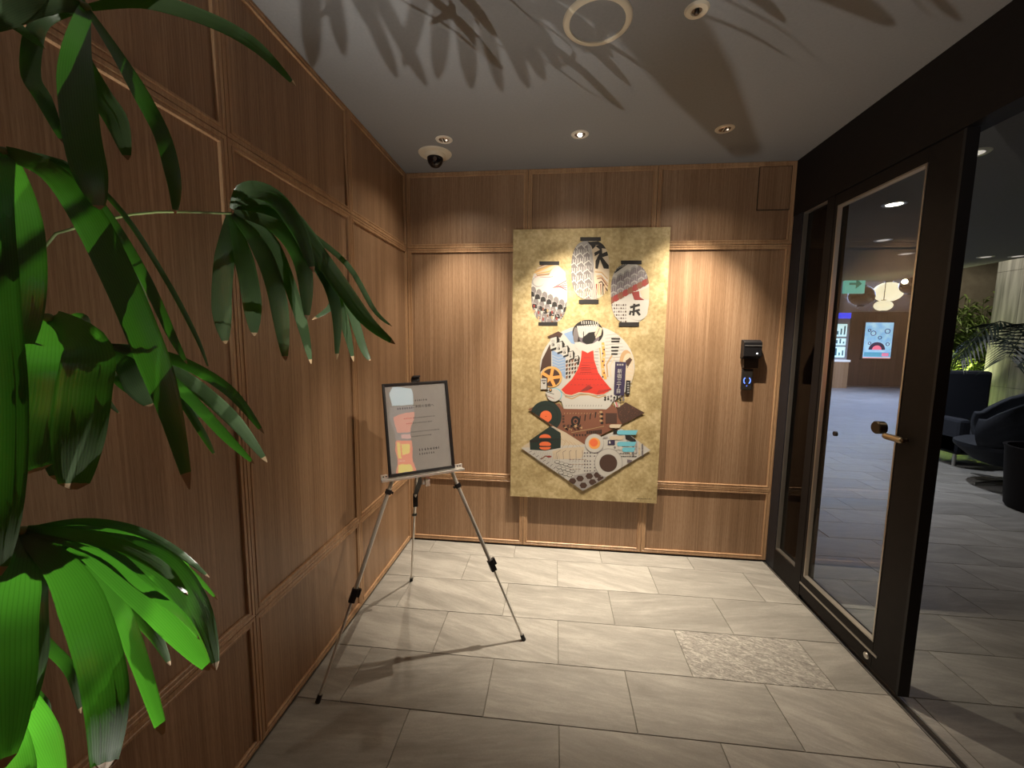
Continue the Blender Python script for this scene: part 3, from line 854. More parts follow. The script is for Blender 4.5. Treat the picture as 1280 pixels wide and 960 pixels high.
# film reel
A.ell(215, 598, 100, 98, 'gold'); A.ell(212, 604, 84, 82, 'dbrown')
for i in range(5):
    a = math.radians(-90 + 72 * i + 12); A.line([(210, 608), (210 + 84 * math.cos(a), 606 + 82 * math.sin(a))], 28, 'lorange')
A.ell(210, 608, 18, 18, 'gold')
A.bar(118, 612, 172, 712, 'white'); A.bar(124, 624, 168, 640, 'grey'); A.poly([(130, 650), (165, 650), (148, 668)], 'black')
A.bar(172, 610, 181, 720, 'black'); A.ell(245, 760, 70, 60, 'sky', 0, 360); A.ell(240, 765, 66, 60, 'white')
A.ell(207, 722, 14, 18, 'green'); A.ell(207, 718, 7, 9, 'lorange'); A.line([(165, 742), (235, 768)], 24, 'white'); A.line([(160, 732), (240, 758)], 5, 'black'); A.line([(180, 772), (240, 800)], 5, 'dred')
A.done()
A = Art('vertical_sign_print', 660, 390, 7.382)
A.poly([(805, 458), (905, 462), (885, 772), (790, 762)], 'navy')
for i in range(3): A.bar(820 + i * 22, 478, 836 + i * 22, 494, 'lgrey')
A.poly([(905, 630), (945, 632), (936, 762), (896, 760)], 'black')
for i in range(5): A.bar(914, 648 + i * 22, 932, 658 + i * 22, 'lgrey')
# little houses
for i in range(14):
    x, y = 700 + (i % 7) * 28, 785 + (i // 7) * 26 - (i % 3) * 6
    A.poly([(x, y), (x + 16, y - 9), (x + 22, y + 6), (x + 8, y + 18)], ['black', 'grey', 'mauve', 'black'][i % 4])
for i in range(5): A.poly([(790 + i * 16, 830 + i * 6), (800 + i * 14, 826), (816 + i * 10, 870), (810 + i * 10, 880)], ['white', 'pink', 'lgrey', 'white', 'grey'][i])
A.done()

# -- lower diamonds (crop origin 660,500 scale 7.382)
A = Art('record_print', 660, 500, 7.382)
A.poly([(0, 85), (60, 60), (290, 30), (330, 80), (720, 88), (775, 38), (820, 80), (900, 20), (1078, 118), (870, 222), (700, 310), (520, 408), (300, 280), (210, 230)], 'brown')
A.poly([(900, 20), (1078, 118), (868, 222), (830, 160), (820, 80)], 'dbrown')
random.seed(9)
for i in range(60):
    x, y = random.uniform(840, 1040), random.uniform(50, 200)
    if abs(x - 915) / 165 + abs(y - 115) / 100 < .9: A.bar(x, y, x + 6, y + 4, 'brown')
CUT = [(-20, 72), (300, 278), (600, 278), (600, -100), (-20, -100)]      # the disc is cut off along the diamond's edge
for (rx_, c_) in ((145, 'green'), (110, 'black'), (105, 'green'), (54, 'orange'), (4, 'black')):
    cpoly(A, CUT, [(165 + rx_ * math.cos(math.radians(t)), 151 + rx_ * math.sin(math.radians(t))) for t in range(0, 360, 8)], c_)
for i in range(14): A.line([(335 + i * 26, 128), (340 + i * 26, 116)], 4, 'tan')
for i in range(4): A.line([(475 + i * 48, 205 - i * 14), (482 + i * 48, 145 - i * 12)], 9, 'black')
A.ell(438, 195, 42, 48, 'black'); A.ell(438, 195, 22, 25, 'brown'); A.ell(438, 195, 12, 14, 'black')
for i in range(14): A.poly([(320 + i * 12, 230 + (i % 3) * 22), (345 + i * 12, 222 + (i % 3) * 22), (342 + i * 12, 250 + (i % 3) * 18), (322 + i * 12, 252)], ['dbrown', 'tan', 'black', 'dbrown'][i % 4])
for i in range(3): A.bar(316, 140 + i * 26, 336, 156 + i * 26, 'dbrown')
A.bar(715, 120, 820, 215, 'dbrown')
for i in range(6): A.ell(672 + (i % 2) * 10, 110 + i * 20, 14, 11, ['tan', 'black'][i % 2], n=14)
for i in range(8): A.bar(540 + i * 18, 285 - i * 2, 553 + i * 18, 310, 'black')
A.line([(400, 300), (560, 270), (700, 240)], 5, 'tan')
for i in range(5): A.poly([(415 + i * 26, 318), (432 + i * 26, 312), (428 + i * 26, 336)], 'black')
A.done()
A = Art('food_print', 660, 500, 7.382)
DI = [(-65, 440), (200, 250), (270, 262), (350, 305), (520, 408), (700, 310), (870, 255), (1000, 370), (1128, 462), (505, 835)]
A.poly([(-65, 440), (230, 240), (275, 262), (350, 300), (520, 408), (505, 600)], 'cream')
A.poly([(-65, 440), (520, 408), (720, 320), (860, 262), (1005, 370), (1128, 462), (505, 835)], 'white')
A.poly([(15, 372), (205, 240), (300, 300), (305, 350), (300, 440), (160, 466), (20, 458)], 'green')
A.poly([(20, 372), (300, 352), (302, 362), (18, 392)], 'black'); A.line([(210, 245), (280, 275)], 6, 'lgrey')
A.ell(158, 348, 54, 34, 'orange', 180, 360); A.ell(158, 410, 54, 28, 'orange', 180, 360); A.poly([(104, 408), (212, 408), (205, 422), (112, 422)], 'orange'); A.ell(158, 436, 52, 22, 'orange', 0, 180); A.poly([(106, 438), (210, 438), (206, 432), (110, 432)], 'orange')
for i in range(5): A.line([(300 + i * 40, 350 + i * 14), (345 + i * 38, 385 + i * 16), (315 + i * 40, 440 + i * 10)], 3, 'tan')
A.poly([(225, 470), (340, 440), (520, 430), (505, 520), (480, 540), (230, 545)], 'cream')
for i in range(5): A.line([(270 + i * 58, 545), (262 + i * 60, 485 - i * 6), (300 + i * 50, 462)], 4, 'grey')
for i in range(10): A.line([(10 + i * 32, 480 + i * 22), (35 + i * 32, 470 + i * 20)], 6, 'mauve' if i % 2 else 'grey')
for i in range(14): A.line([(60 + i * 17, 470 + i * 2), (85 + i * 18, 560 + i * 11)], 3, 'lgrey')
A.line([(120, 545), (160, 515), (210, 520)], 9, 'brown'); A.ell(195, 520, 22, 9, 'dred')
for i in range(12):
    x, y = 270 + (i % 4) * 40 + (i // 4) * 18, 570 + (i // 4) * 50 + (i % 4) * 12
    A.ell(x, y, 26, 15, 'black', n=16); A.ell(x, y - 1, 22, 11.5, 'white', n=16)
A.line([(280, 680), (330, 690), (330, 720)], 3, 'grey')
for i in range(16):
    x, y = 380 + (i % 6) * 28, 545 + (i // 6) * 44
    A.line([(x, y), (x + 20, y + 3)], 3, 'dred' if i % 3 == 0 else 'tan'); A.line([(x + 8, y - 4), (x + 4, y + 26)], 2.5, 'grey')
for r_ in range(6):
    for k in range(6 - (r_ > 3)):
        A.ell(522 + k * 26 + (k > 2) * 14, 485 + r_ * 30 + (r_ > 1) * 16, 7, 6, 'mauve', n=10)
for k in range(10):
    for r_ in range(2): A.ell(850 + k * 16, 492 + r_ * 26, 6, 6, 'black', n=8)
HX = [(480, 722), (565, 700), (640, 690), (510, 785), (595, 755), (672, 730), (410, 745)]
cpl = [(370, 740), (440, 690), (600, 660), (720, 715), (505, 835)]
A.poly(cpl, 'lgrey')
for hx, hy in HX:
    c = [(hx + 36 * math.cos(math.radians(t)), hy + 30 * math.sin(math.radians(t))) for t in range(0, 360, 60)]
    q = clip_in(DI[0:0] + [(-65, 440), (520, 380), (1128, 462), (505, 835)], c)
    if len(q) > 2: A.poly(q, 'dbrown')
# town at right
for i in range(12):
    x = 905 + (i % 6) * 28; y = 380 + (i // 6) * 60 + (i % 3) * 14
    A.poly([(x, y), (x + 16, y - 12), (x + 18, y + 44), (x + 2, y + 52)], ['lgrey', 'cream', 'grey'][i % 3])
A.poly([(890, 300), (930, 315), (995, 368), (990, 395), (900, 360)], 'black')
A.bar(785, 272, 825, 312, 'black'); A.bar(735, 370, 800, 412, 'navy'); A.bar(745, 378, 760, 400, 'white'); A.bar(692, 335, 735, 352, 'lgrey')
for i in range(4): A.ell(742 + i * 36, 440, 18, 22, 'white', n=16)
A.ell(800, 436, 10, 12, 'grey', n=12); A.poly([(915, 545), (960, 552), (950, 575), (912, 572)], 'mauve')
for (x0, y0, x1, c) in ((750, 240, 862, 'cream'), (820, 298, 1012, 'sky'), (752, 348, 890, 'cream'), (820, 404, 998, 'sky'), (868, 456, 990, 'sky')):
    hh = 17 if c == 'cream' else 21
    A.ell(x0 + hh, y0, hh, hh, c, 90, 270); A.poly([(x0 + hh, y0 - hh), (x1, y0 - hh), (x1 - 18, y0 + hh), (x0 + hh, y0 + hh)], c)
# egg and coffee
A.ell(612, 398, 88, 88, 'lgrey'); A.ell(612, 396, 84, 84, 'white'); A.ell(612, 398, 54, 53, 'lorange'); A.ell(606, 392, 38, 36, 'orange')
Cc = [(742 + 130 * math.cos(math.radians(t)), 580 + 136 * math.sin(math.radians(t))) for t in range(0, 360, 8)]
Tri = [(-65, 440), (520, 200), (1128, 462), (505, 835)]
A.poly(clip_in(Tri, Cc), 'lgrey')
A.poly(clip_in(Tri, [(742 + (x - 742) * .95, 580 + (y - 580) * .95) for x, y in Cc]), 'white')
A.ell(740, 580, 84, 84, 'lgrey'); A.ell(740, 580, 81, 81, 'dbrown')
A.line([(1000, 912), (1140, 914)], 0.1, 'black')
for i in range(15): A.line([(1000 + i * 9.5, 914 - (i % 3) * 2), (1005 + i * 9.5, 903 + (i % 4) * 3)], 3, 'black')
A.line([(998, 908), (1140, 913)], 2.5, 'black')
A.done()


def text_mesh(s, size, M, material, name, parent, extrude=0.0):
    cu = bpy.data.curves.new('t', 'FONT'); cu.body = s; cu.size = size; cu.align_x = 'CENTER'; cu.align_y = 'CENTER'
    cu.resolution_u = 2; cu.extrude = extrude
    o = bpy.data.objects.new('t', cu); COL.objects.link(o)
    dg = bpy.context.evaluated_depsgraph_get(); dg.update()
    me = bpy.data.meshes.new_from_object(o.evaluated_get(dg))
    bpy.data.objects.remove(o); me.materials.clear(); me.materials.append(material)
    o0 = origin(parent)
    me.transform(Matrix.Translation(-o0) @ M)
    r = bpy.data.objects.new(name, me); COL.objects.link(r); r.parent = parent
    return r


WALLM = Matrix.Rotation(math.pi / 2, 4, 'X')
p = ap(660 + 848 / 7.382, 390 + 632 / 7.382)
for i, ch in enumerate('新宿三丁目'):
    q = ap(660 + (845 - i * 3) / 7.382, 390 + (548 + i * 46) / 7.382)
    text_mesh(ch, .034, Matrix.Translation((q[0], AY - .0004 - 0.000006 * Art.count, q[1])) @ WALLM, PM[PCI.index('white')], 'sign_character', pnt)

# ================================================================== EASEL AND NOTICE
FL, FR, RR = Vector((-.969, 1.474, 0)), Vector((-.125, 1.939, 0)), Vector((-.882, 2.368, 0))
AP = Vector((-.666, 1.950, 1.249))
ez = empty('display_easel', (-.66, 1.93, 0), 'silver telescopic tripod easel with black clamps on the stone floor', 'easel')
nrm = (FR - FL).cross(AP - FL).normalized()
if nrm.y > 0: nrm = -nrm
for (F, s1, s2, big) in ((FL, .325, .655, 1), (FR, .325, .645, 0), (RR, .42, .62, 2)):
    d = (AP - F)
    lg = MB(); lg.tube([F + d * s1, AP], .0095, 12)
    lg.tube([F + d * .012, F + d * (s1 + .03)], .0062, 12, 0)
    leg = lg.build('leg', M_ALU, ez, smooth=True)
    MB().tube([F + Vector((0, 0, 0)), F + d * .022], [.011, .010], 12).build('foot', M_RUBBER, leg, smooth=True)
    dn = d.normalized(); sx = dn.cross(nrm).normalized()
    if big < 2:
        MB().obox(F + d * (s1 - .01), sx * .014, dn * .030, nrm * .013).obox(F + d * (s1 + .0) + sx * .012, sx * .014, dn * .018, nrm * .010).build('clamp', M_BLACK, leg, bevel=.003)
        MB().obox(F + d * s2, sx * .014, dn * .011, nrm * .013).obox(F + d * s2 + sx * .016 * (1 if big else -1), sx * .008, dn * .006, nrm * .006).build('clamp', M_BLACK, leg, bevel=.002)
    else:
        MB().obox(F + d * s1, sx * .013, dn * .009, nrm * .012).build('clamp', M_BLACK, leg, bevel=.002)
# central mast and head
BT = .030
TRY = [(FL + (AP - FL) * t) for t in (.0,)]
bl, br = Vector((-.802, 1.750, .8866)), Vector((-.4388, 1.9537, .8998))
ux = (br - bl).normalized(); upv = nrm.cross(ux).normalized()
if upv.z < 0: upv = -upv
cmid = Vector((-.6215, 1.851, .889))
mm_ = MB(); mm_.tube([cmid - nrm * .012 - upv * .05, cmid - nrm * .012 + upv * .47], .008, 12)
mm_.build('mast', M_ALU, ez, smooth=True)
MB().obox(AP - nrm * .004, ux * .03, upv * .028, nrm * .02).build('hinge_block', M_BLACK, ez, bevel=.004)
top = cmid + upv * .462
MB().obox(top + upv * .0, ux * .020, upv * .010, nrm * .012).obox(top + upv * .012 + nrm * .02, ux * .018, upv * .004, nrm * .026).build('top_clip', M_BLACK, ez, bevel=.002)
ty = MB(); c = (bl + br) / 2
ty.obox(c + nrm * .012 - upv * .006, ux * .197, upv * .006, nrm * .022); ty.obox(c - nrm * .008 + upv * .006, ux * .197, upv * .014, nrm * .003)
tray = ty.build('ledge', M_ALU, ez, bevel=.0015)
for k in (-.185, -.172, .172, .185):
    MB().lathe(c - nrm * .005 + upv * .010 + ux * k, [(0, .0012), (.0035, .0012)], 12, 0, nrm).build('ledge_hole', M_BLACK, tray)
stp = MB(); a_, b_ = cmid - nrm * .012 - upv * .0, RR + (AP - RR) * .53
stp.obox((a_ + b_) / 2, (b_ - a_) / 2, ux * .013, nrm * .002); stp.obox(b_ - Vector((0, 0, .03)), Vector((0, 0, .04)), ux * .013, nrm * .006)
stp.build('strap', M_RUBBER, ez)
MB().obox(cmid - nrm * .01 - upv * .035 + ux * .02, ux * .010, upv * .026, nrm * .008).build('ledge_bracket', M_ALU, ez)
# notice in a black frame
nb = empty('notice_board', tuple((Vector((-.761, 1.773, .888)) + Vector((-.482, 1.928, .89))) / 2),
           'black framed notice sheet with glossy cover standing on the easel', 'notice')
n0 = Vector((-.761, 1.773, .888)) + nrm * -.008 + upv * .004
BW, BH = .319, .442
bb = MB(); cc = n0 + ux * BW / 2 + upv * BH / 2
bb.obox(cc + nrm * .002, ux * (BW / 2 - .004), upv * (BH / 2 - .004), nrm * .002); bb.build('backboard', M_BLACK, nb)
MB().frame(n0, ux, upv, nrm, BW, BH, [(0, 0), (0, .012), (.004, .013), (.013, .012), (.014, .006)]).build('frame', M_BLACK, nb)
MB().obox(cc + nrm * .0046, ux * (BW / 2 - .013), upv * (BH / 2 - .013), nrm * .0005).build('sheet', vary(mat('notice_paper', (.80, .77, .73), .6), 30, .03, 0), nb)
M_INK = mat('ink', (.05, .045, .05), .6)
pr_ = MB()
random.seed(3)


def inkline(u0_, u1_, v, h_):
    x = u0_
    while x < u1_:
        wch = random.uniform(.35, .8) * h_
        pr_.add([n0 + ux * a + upv * b_2 + nrm * .0054 for a, b_2 in ((x, v), (x + wch, v), (x + wch, v + h_ * .18), (x, v + h_ * .18))], [(0, 1, 2, 3)])
        xm = x + wch * random.uniform(.2, .7)
        pr_.add([n0 + ux * a + upv * b_2 + nrm * .00545 for a, b_2 in ((xm, v - h_ * .4), (xm + h_ * .16, v - h_ * .4), (xm + h_ * .16, v + h_ * .55), (xm, v + h_ * .55))], [(0, 1, 2, 3)])
        pr_.add([n0 + ux * a + upv * b_2 + nrm * .0054 for a, b_2 in ((x + .1 * h_, v - h_ * .35), (x + wch, v - h_ * .35), (x + wch, v - h_ * .2), (x + .1 * h_, v - h_ * .2))], [(0, 1, 2, 3)])
        x += h_ * 1.02


inkline(.150, .210, .352, .010)
inkline(.062, .130, .318, .011)
inkline(.090, .238, .268, .006); inkline(.100, .225, .243, .006)
inkline(.120, .258, .200, .006); inkline(.120, .215, .178, .006)
inkline(.150, .250, .110, .013); inkline(.150, .225, .090, .011)
tag(pr_.build('printed_lines', M_INK, nb), kind='stuff')
RB = Matrix((ux, upv, nrm)).transposed().to_4x4()
text_mesh('ご来館の皆様へ', .0155, Matrix.Translation(n0 + ux * .187 + upv * .322 + nrm * .0056) @ RB, M_INK, 'printed_heading', nb)
# wavy clear sleeve
sv = MB(); NX, NY = 26, 36; vs = []
for j in range(NY + 1):
    for i in range(NX + 1):
        u, v = .014 + (BW - .028) * i / NX, .014 + (BH - .028) * j / NY
        un, vn = i / NX, j / NY
        e = min(1, 8 * min(un, 1 - un, vn, 1 - vn))
        wv = (.00030 * math.sin(6 * un + 4 * vn) + .00022 * math.sin(17 * vn + 3 * un) * (1 - un)) * e
        vs.append(n0 + ux * u + upv * v + nrm * (.0085 + wv))
fs = [(j * (NX + 1) + i, j * (NX + 1) + i + 1, (j + 1) * (NX + 1) + i + 1, (j + 1) * (NX + 1) + i) for j in range(NY) for i in range(NX)]
sv.add(vs, fs); sv.build('clear_cover', glass('clear_sleeve', (.97, .97, .98), 1.9), nb, smooth=True)

# lit sign behind the viewer, seen mirrored in the sleeve
ls = empty('light_box_sign', (1.40, -.95, 0), 'upright orange and white lit sign behind the viewer, mirrored in the notice cover', 'sign')
sd = (Vector((-.62, 1.85, 0)) - Vector((1.40, -.95, 0))).normalized(); su = Vector((-sd.y, sd.x, 0)); sz = Vector((0, 0, 1)); sc0 = Vector((1.40, -.95, 0))
sc0 = Vector((1.18, -.72, 0))
ls.location = sc0
MB().obox(sc0 + sz * .02, sd * .14, su * .17, sz * .02).build('base', M_BLACK, ls)
MB().obox(sc0 + sz * 1.20, sd * .03, su * .15, sz * 1.16).build('case', M_BLACK, ls)


def lit(n_, z0, z1, u0_, u1_, c, e, off=.032):
    MB().obox(sc0 + sd * off + sz * (z0 + z1) / 2 + su * (u0_ + u1_) / 2, sd * .001, su * (u1_ - u0_) / 2, sz * (z1 - z0) / 2).build(n_, mat('lit_' + n_ + str(len(MATS)), c, .5, emit=e, ecol=c), ls)


lit('orange_face', 1.10, 1.62, -.13, .12, (1, .16, .04), 5)
lit('yellow_disc', 1.20, 1.32, -.09, .09, (1, .75, .05), 5, .034)
lit('blue_disc', 1.12, 1.20, -.07, .07, (.1, .25, .9), 4, .036)
lit('yellow_lettering', 1.50, 1.57, -.10, .01, (1, .72, .05), 5, .034)
lit('yellow_lettering', 1.47, 1.59, .03, .09, (1, .72, .05), 5, .034)
lit('white_lettering', 1.41, 1.425, -.02, .10, (1, .8, .7), 5, .034)
lit('grey_face', 1.62, 2.06, -.13, .12, (.45, .5, .6), 1.0)
lit('coral_face', 1.78, 1.95, -.13, .05, (1, .25, .15), 4, .034)
lit('coral_face', 1.66, 1.74, -.13, -.02, (1, .45, .4), 4, .034)
lit('white_face', 2.08, 2.28, -.13, .09, (.7, .95, 1), 4)

# ================================================================== PALM (foreground left)
def crom(P, t):
    n_ = len(P) - 1; i = min(int(t * n_), n_ - 1); u = t * n_ - i
    p0_, p1_, p2_, p3_ = P[max(i - 1, 0)], P[i], P[i + 1], P[min(i + 2, n_)]
    return .5 * ((2 * p1_) + (p2_ - p0_) * u + (2 * p0_ - 5 * p1_ + 4 * p2_ - p3_) * u * u + (3 * p1_ - p0_ - 3 * p2_ + p3_) * u ** 3)


def blade(P, wid, twist=0, blunt=.15, start=.35, fold=.18, n=22, facing=None):
    """palm finger: a folded ribbon along points P (world), width wid"""
    mb2 = MB(); vs = []; cs = [-1, -.7, -.38, 0, .38, .7, 1]; hs_ = [.0, .55, .25, 1.0, .25, .55, .0]; uv = []
    tips = []
    for i in range(n + 1):
        t = i / n; p = crom(P, t); tn = (crom(P, min(1, t + .02)) - crom(P, max(0, t - .02))).normalized()
        vd = (facing if facing is not None else (p - CAM)).normalized()
        sdv = tn.cross(vd)
        sdv = sdv.normalized() if sdv.length > 1e-4 else Vector((1, 0, 0))
        nn_ = sdv.cross(tn).normalized()
        a = math.radians(twist * (0.4 + t))
        s2 = sdv * math.cos(a) + nn_ * math.sin(a); n2_ = s2.cross(tn).normalized()
        wp_ = min(start + (1 - start) * min(1, t / .35), 1)
        if t > .7: wp_ *= 1 - (1 - blunt) * ((t - .7) / .3) ** 1.6
        if i == n: wp_ *= .35
        hw = wid / 2 * wp_
        for cx, hz in zip(cs, hs_):
            vs.append(p + s2 * (hw * cx) + n2_ * (hw * fold * hz)); uv.append((cx * .5 + .5, t))
    fs = []
    K = len(cs)
    for i in range(n):
        for k in range(K - 1):
            fs.append((i * K + k, i * K + k + 1, (i + 1) * K + k + 1, (i + 1) * K + k))
    mb2.add(vs, fs)
    for j in range(len(fs)):
        if j >= len(fs) - (K - 1): mb2.m[j] = 1
    return mb2, uv


def put_blade(P, wid, parent, name='leaflet', **kw):
    mb2, uv = blade(P, wid, **kw)
    o = mb2.build(name, [M_LEAF, M_DRY], parent, smooth=False)
    me = o.data; me.polygons.foreach_set('use_smooth', [True] * len(me.polygons))
    ul = me.uv_layers.new(name='UVMap')
    for lp in me.loops: ul.data[lp.index].uv = uv[lp.vertex_index]
    return o


PALM = Vector((-.72, -.36, 0))
palm = empty('fan_palm', tuple(PALM), 'tall potted fan palm with long green fingered leaves beside the left panelled wall', 'palm')
MB().lathe(PALM, [(0, .0), (.15, .0), (.165, .02), (.20, .40), (.205, .42), (.19, .42), (.18, .36), (0, .36)], 40).build('pot', mat('dark_pot', (.03, .03, .032), .5), palm, smooth=True)
MB().lathe(PALM, [(0, .37), (.183, .365)], 30).build('soil', vary(mat('soil', (.03, .02, .014), .95), 80, .4, .6), palm)
random.seed(12)
canes = []
for i in range(5):
    a = 2 * math.pi * i / 5 + .5; b0_ = PALM + Vector((math.cos(a) * .09, math.sin(a) * .09, .36))
    hh = (1.5, 1.75, 1.2, 1.9, 1.05)[i]
    t0 = b0_ + Vector((math.cos(a) * .08, math.sin(a) * .06, hh - .3))
    pts = [b0_ + (t0 - b0_) * (j / 8) + Vector((.01 * math.sin(j + i), .01 * math.cos(j * 1.3), 0)) for j in range(9)]
    MB().tube(pts, [.014 + .002 * (j % 2) for j in range(9)], 10).build('cane', M_CANE, palm, smooth=True); canes.append(t0)


def fan(hub, fingers, petiole, prad=.004, d0=.8):
    """hub/fingers given as image column, row and distance, turned into world points"""
    hp_ = at(*hub)
    pb = MB().tube([crom(petiole, t / 14) for t in range(15)], prad, 8)
    pb.sphere(hp_, prad * 1.6, 10)
    lf = pb.build('leaf', M_PETIOLE, palm, smooth=True)
    for fg in fingers:
        pts, wpx = fg[0], fg[1]; kw = fg[2] if len(fg) > 2 else {}
        P = [at(*q_) for q_ in pts]; dm = sum(q_[2] for q_ in pts) / len(pts)
        put_blade(P, wpx * .88 * dm / FPX, lf, **kw)
    return lf


# middle leaf
hub = (288, 267, .80)
fan(hub, [
    ([(288, 268, .80), (281, 320, .79), (277, 380, .80), (282, 430, .82)], 24, dict(twist=8)),
    ([(289, 268, .80), (304, 320, .78), (314, 370, .78), (318, 420, .80)], 24, dict(twist=-8)),
    ([(291, 267, .80), (326, 312, .78), (347, 372, .78), (357, 452, .80)], 23, dict(twist=10)),
    ([(292, 266, .80), (338, 300, .80), (372, 385, .80), (389, 455, .82)], 18, dict(twist=-30)),
    ([(292, 265, .80), (345, 283, .77), (378, 330, .76), (384, 400, .77)], 22, dict(twist=15)),
    ([(293, 263, .80), (352, 270, .82), (398, 330, .84), (420, 385, .86), (421, 450, .88)], 17, dict(twist=20)),
    ([(293, 261, .80), (350, 262, .84), (405, 345, .86), (428, 395, .88), (442, 452, .90)], 17, dict(twist=-25)),
    ([(293, 259, .80), (346, 254, .78), (388, 305, .79), (425, 355, .82), (460, 402, .86), (494, 430, .90)], 24, dict(twist=22)),
    ([(293, 257, .80), (335, 244, .85), (385, 290, .90), (432, 372, .94), (454, 435, .97), (463, 451, .98)], 14, dict(twist=-20)),
    ([(293, 255, .80), (322, 240, .84), (365, 275, .86), (398, 320, .88), (418, 375, .9), (390, 400, .92)], 16, dict(twist=30)),
    ([(293, 255, .80), (330, 238, .90), (380, 285, .95), (435, 332, .99), (468, 388, 1.02), (490, 408, 1.03)], 8, dict(twist=12)),
    ([(291, 262, .80), (305, 238, .78), (340, 245, .76), (372, 285, .76), (392, 340, .77)], 24, dict(twist=12)),
], [canes[1], at(-40, 330, .62), at(70, 292, .66), at(180, 266, .72), at(*hub)], .0022)
# upper left leaf
hub = (108, 10, .55)
fan(hub, [
    ([(108, 10, .55), (180, 2, .56), (255, 22, .58), (318, 56, .60), (370, 108, .63)], 19, dict(twist=20)),
    ([(108, 10, .55), (148, 70, .52), (182, 128, .51), (205, 175, .52), (218, 230, .53), (219, 268, .54)], 20, dict(twist=15)),
    ([(106, 10, .55), (96, 70, .47), (100, 150, .45), (112, 215, .45), (125, 262, .46)], 38, dict(twist=5)),
    ([(104, 10, .55), (100, 70, .58), (122, 115, .57), (145, 150, .57), (160, 200, .58)], 30, dict(twist=-12)),
    ([(102, 10, .55), (50, 30, .55), (38, 90, .55), (55, 125, .56), (80, 180, .57)], 20, dict(twist=10)),
    ([(102, 10, .55), (50, 12, .52), (10, 22, .51), (28, 38, .51), (58, 62, .5)], 12, dict(twist=0)),
    ([(102, 10, .55), (60, 0, .52), (20, 10, .50), (-30, 40, .49)], 34, dict(twist=18)),
    ([(102, 8, .55), (80, -20, .56), (40, -40, .58), (-20, -30, .6)], 30, dict(twist=-10)),
], [canes[3], at(-160, 160, .62), at(-60, -60, .58), at(40, -40, .56), at(*hub)], .004)
# long drooping dark leaf down the left side
hub = (5, 190, .52)
fan(hub, [
    ([(5, 190, .52), (60, 212, .48), (105, 262, .46), (148, 345, .46), (184, 430, .47), (212, 510, .48), (237, 612, .50)], 38, dict(twist=12, start=.5)),
    ([(5, 190, .52), (75, 205, .55), (128, 262, .56), (180, 345, .58), (215, 420, .60), (234, 455, .61)], 15, dict(twist=25)),
    ([(5, 190, .52), (85, 205, .60), (150, 262, .62), (205, 345, .65), (245, 420, .67), (262, 464, .68)], 7, dict(twist=10)),
    ([(5, 190, .52), (60, 220, .60), (115, 268, .58), (155, 330, .58), (185, 400, .58), (205, 470, .59)], 22, dict(twist=-35)),
    ([(5, 190, .52), (22, 250, .44), (30, 330, .42), (25, 400, .42), (10, 480, .43)], 42, dict(twist=8, start=.6)),
    ([(5, 190, .52), (-5, 260, .42), (-2, 380, .40), (8, 500, .40), (5, 640, .40), (0, 720, .41)], 40, dict(twist=-12, start=.6)),
], [canes[0], at(-150, 330, .55), at(-70, 215, .52), at(-20, 188, .52), at(*hub)], .004)
# low leaf with blunt hanging blades
hub = (60, 398, .50)
fan(hub, [
    ([(60, 398, .50), (55, 440, .43), (48, 500, .42), (38, 560, .42), (45, 590, .43)], 58, dict(twist=6, start=.8, blunt=.5)),
    ([(62, 398, .50), (108, 430, .44), (106, 490, .43), (98, 550, .43), (92, 612, .44)], 54, dict(twist=-8, start=.6, blunt=.45)),
    ([(62, 398, .50), (78, 470, .50), (72, 530, .50), (70, 600, .50)], 40, dict(twist=14)),
    ([(62, 398, .50), (90, 400, .52), (104, 402, .54), (106, 440, .56)], 18, dict(twist=30)),
], [canes[2], at(-120, 520, .5), at(-50, 430, .5), at(20, 400, .5), at(*hub)], .004)
# small leaf in the middle distance
hub = (135, 432, .68)
fan(hub, [
    ([(135, 432, .68), (175, 438, .68), (232, 455, .69), (288, 490, .70), (330, 542, .72)], 16, dict(twist=15)),
    ([(135, 432, .68), (180, 445, .70), (238, 478, .71), (292, 525, .72), (334, 578, .74)], 20, dict(twist=-15)),
    ([(135, 432, .68), (182, 450, .67), (232, 492, .67), (282, 545, .68), (318, 580, .70)], 16, dict(twist=30)),
    ([(135, 432, .68), (190, 460, .72), (226, 500, .73), (252, 540, .74), (269, 570, .75)], 10, dict(twist=10)),
    ([(135, 434, .68), (158, 448, .67), (172, 478, .67), (188, 508, .68)], 34, dict(twist=-10, blunt=.2)),
    ([(134, 434, .68), (142, 470, .70), (160, 488, .70), (192, 508, .71)], 8, dict(twist=5)),
    ([(134, 434, .68), (132, 480, .69), (136, 502, .69), (149, 517, .70)], 6, dict(twist=5)),
    ([(135, 432, .68), (190, 455, .75), (235, 510, .76), (262, 520, .77)], 12, dict(twist=-20)),
], [canes[4], at(-120, 600, .6), at(-20, 470, .62), at(60, 432, .65), at(*hub)], .0035)
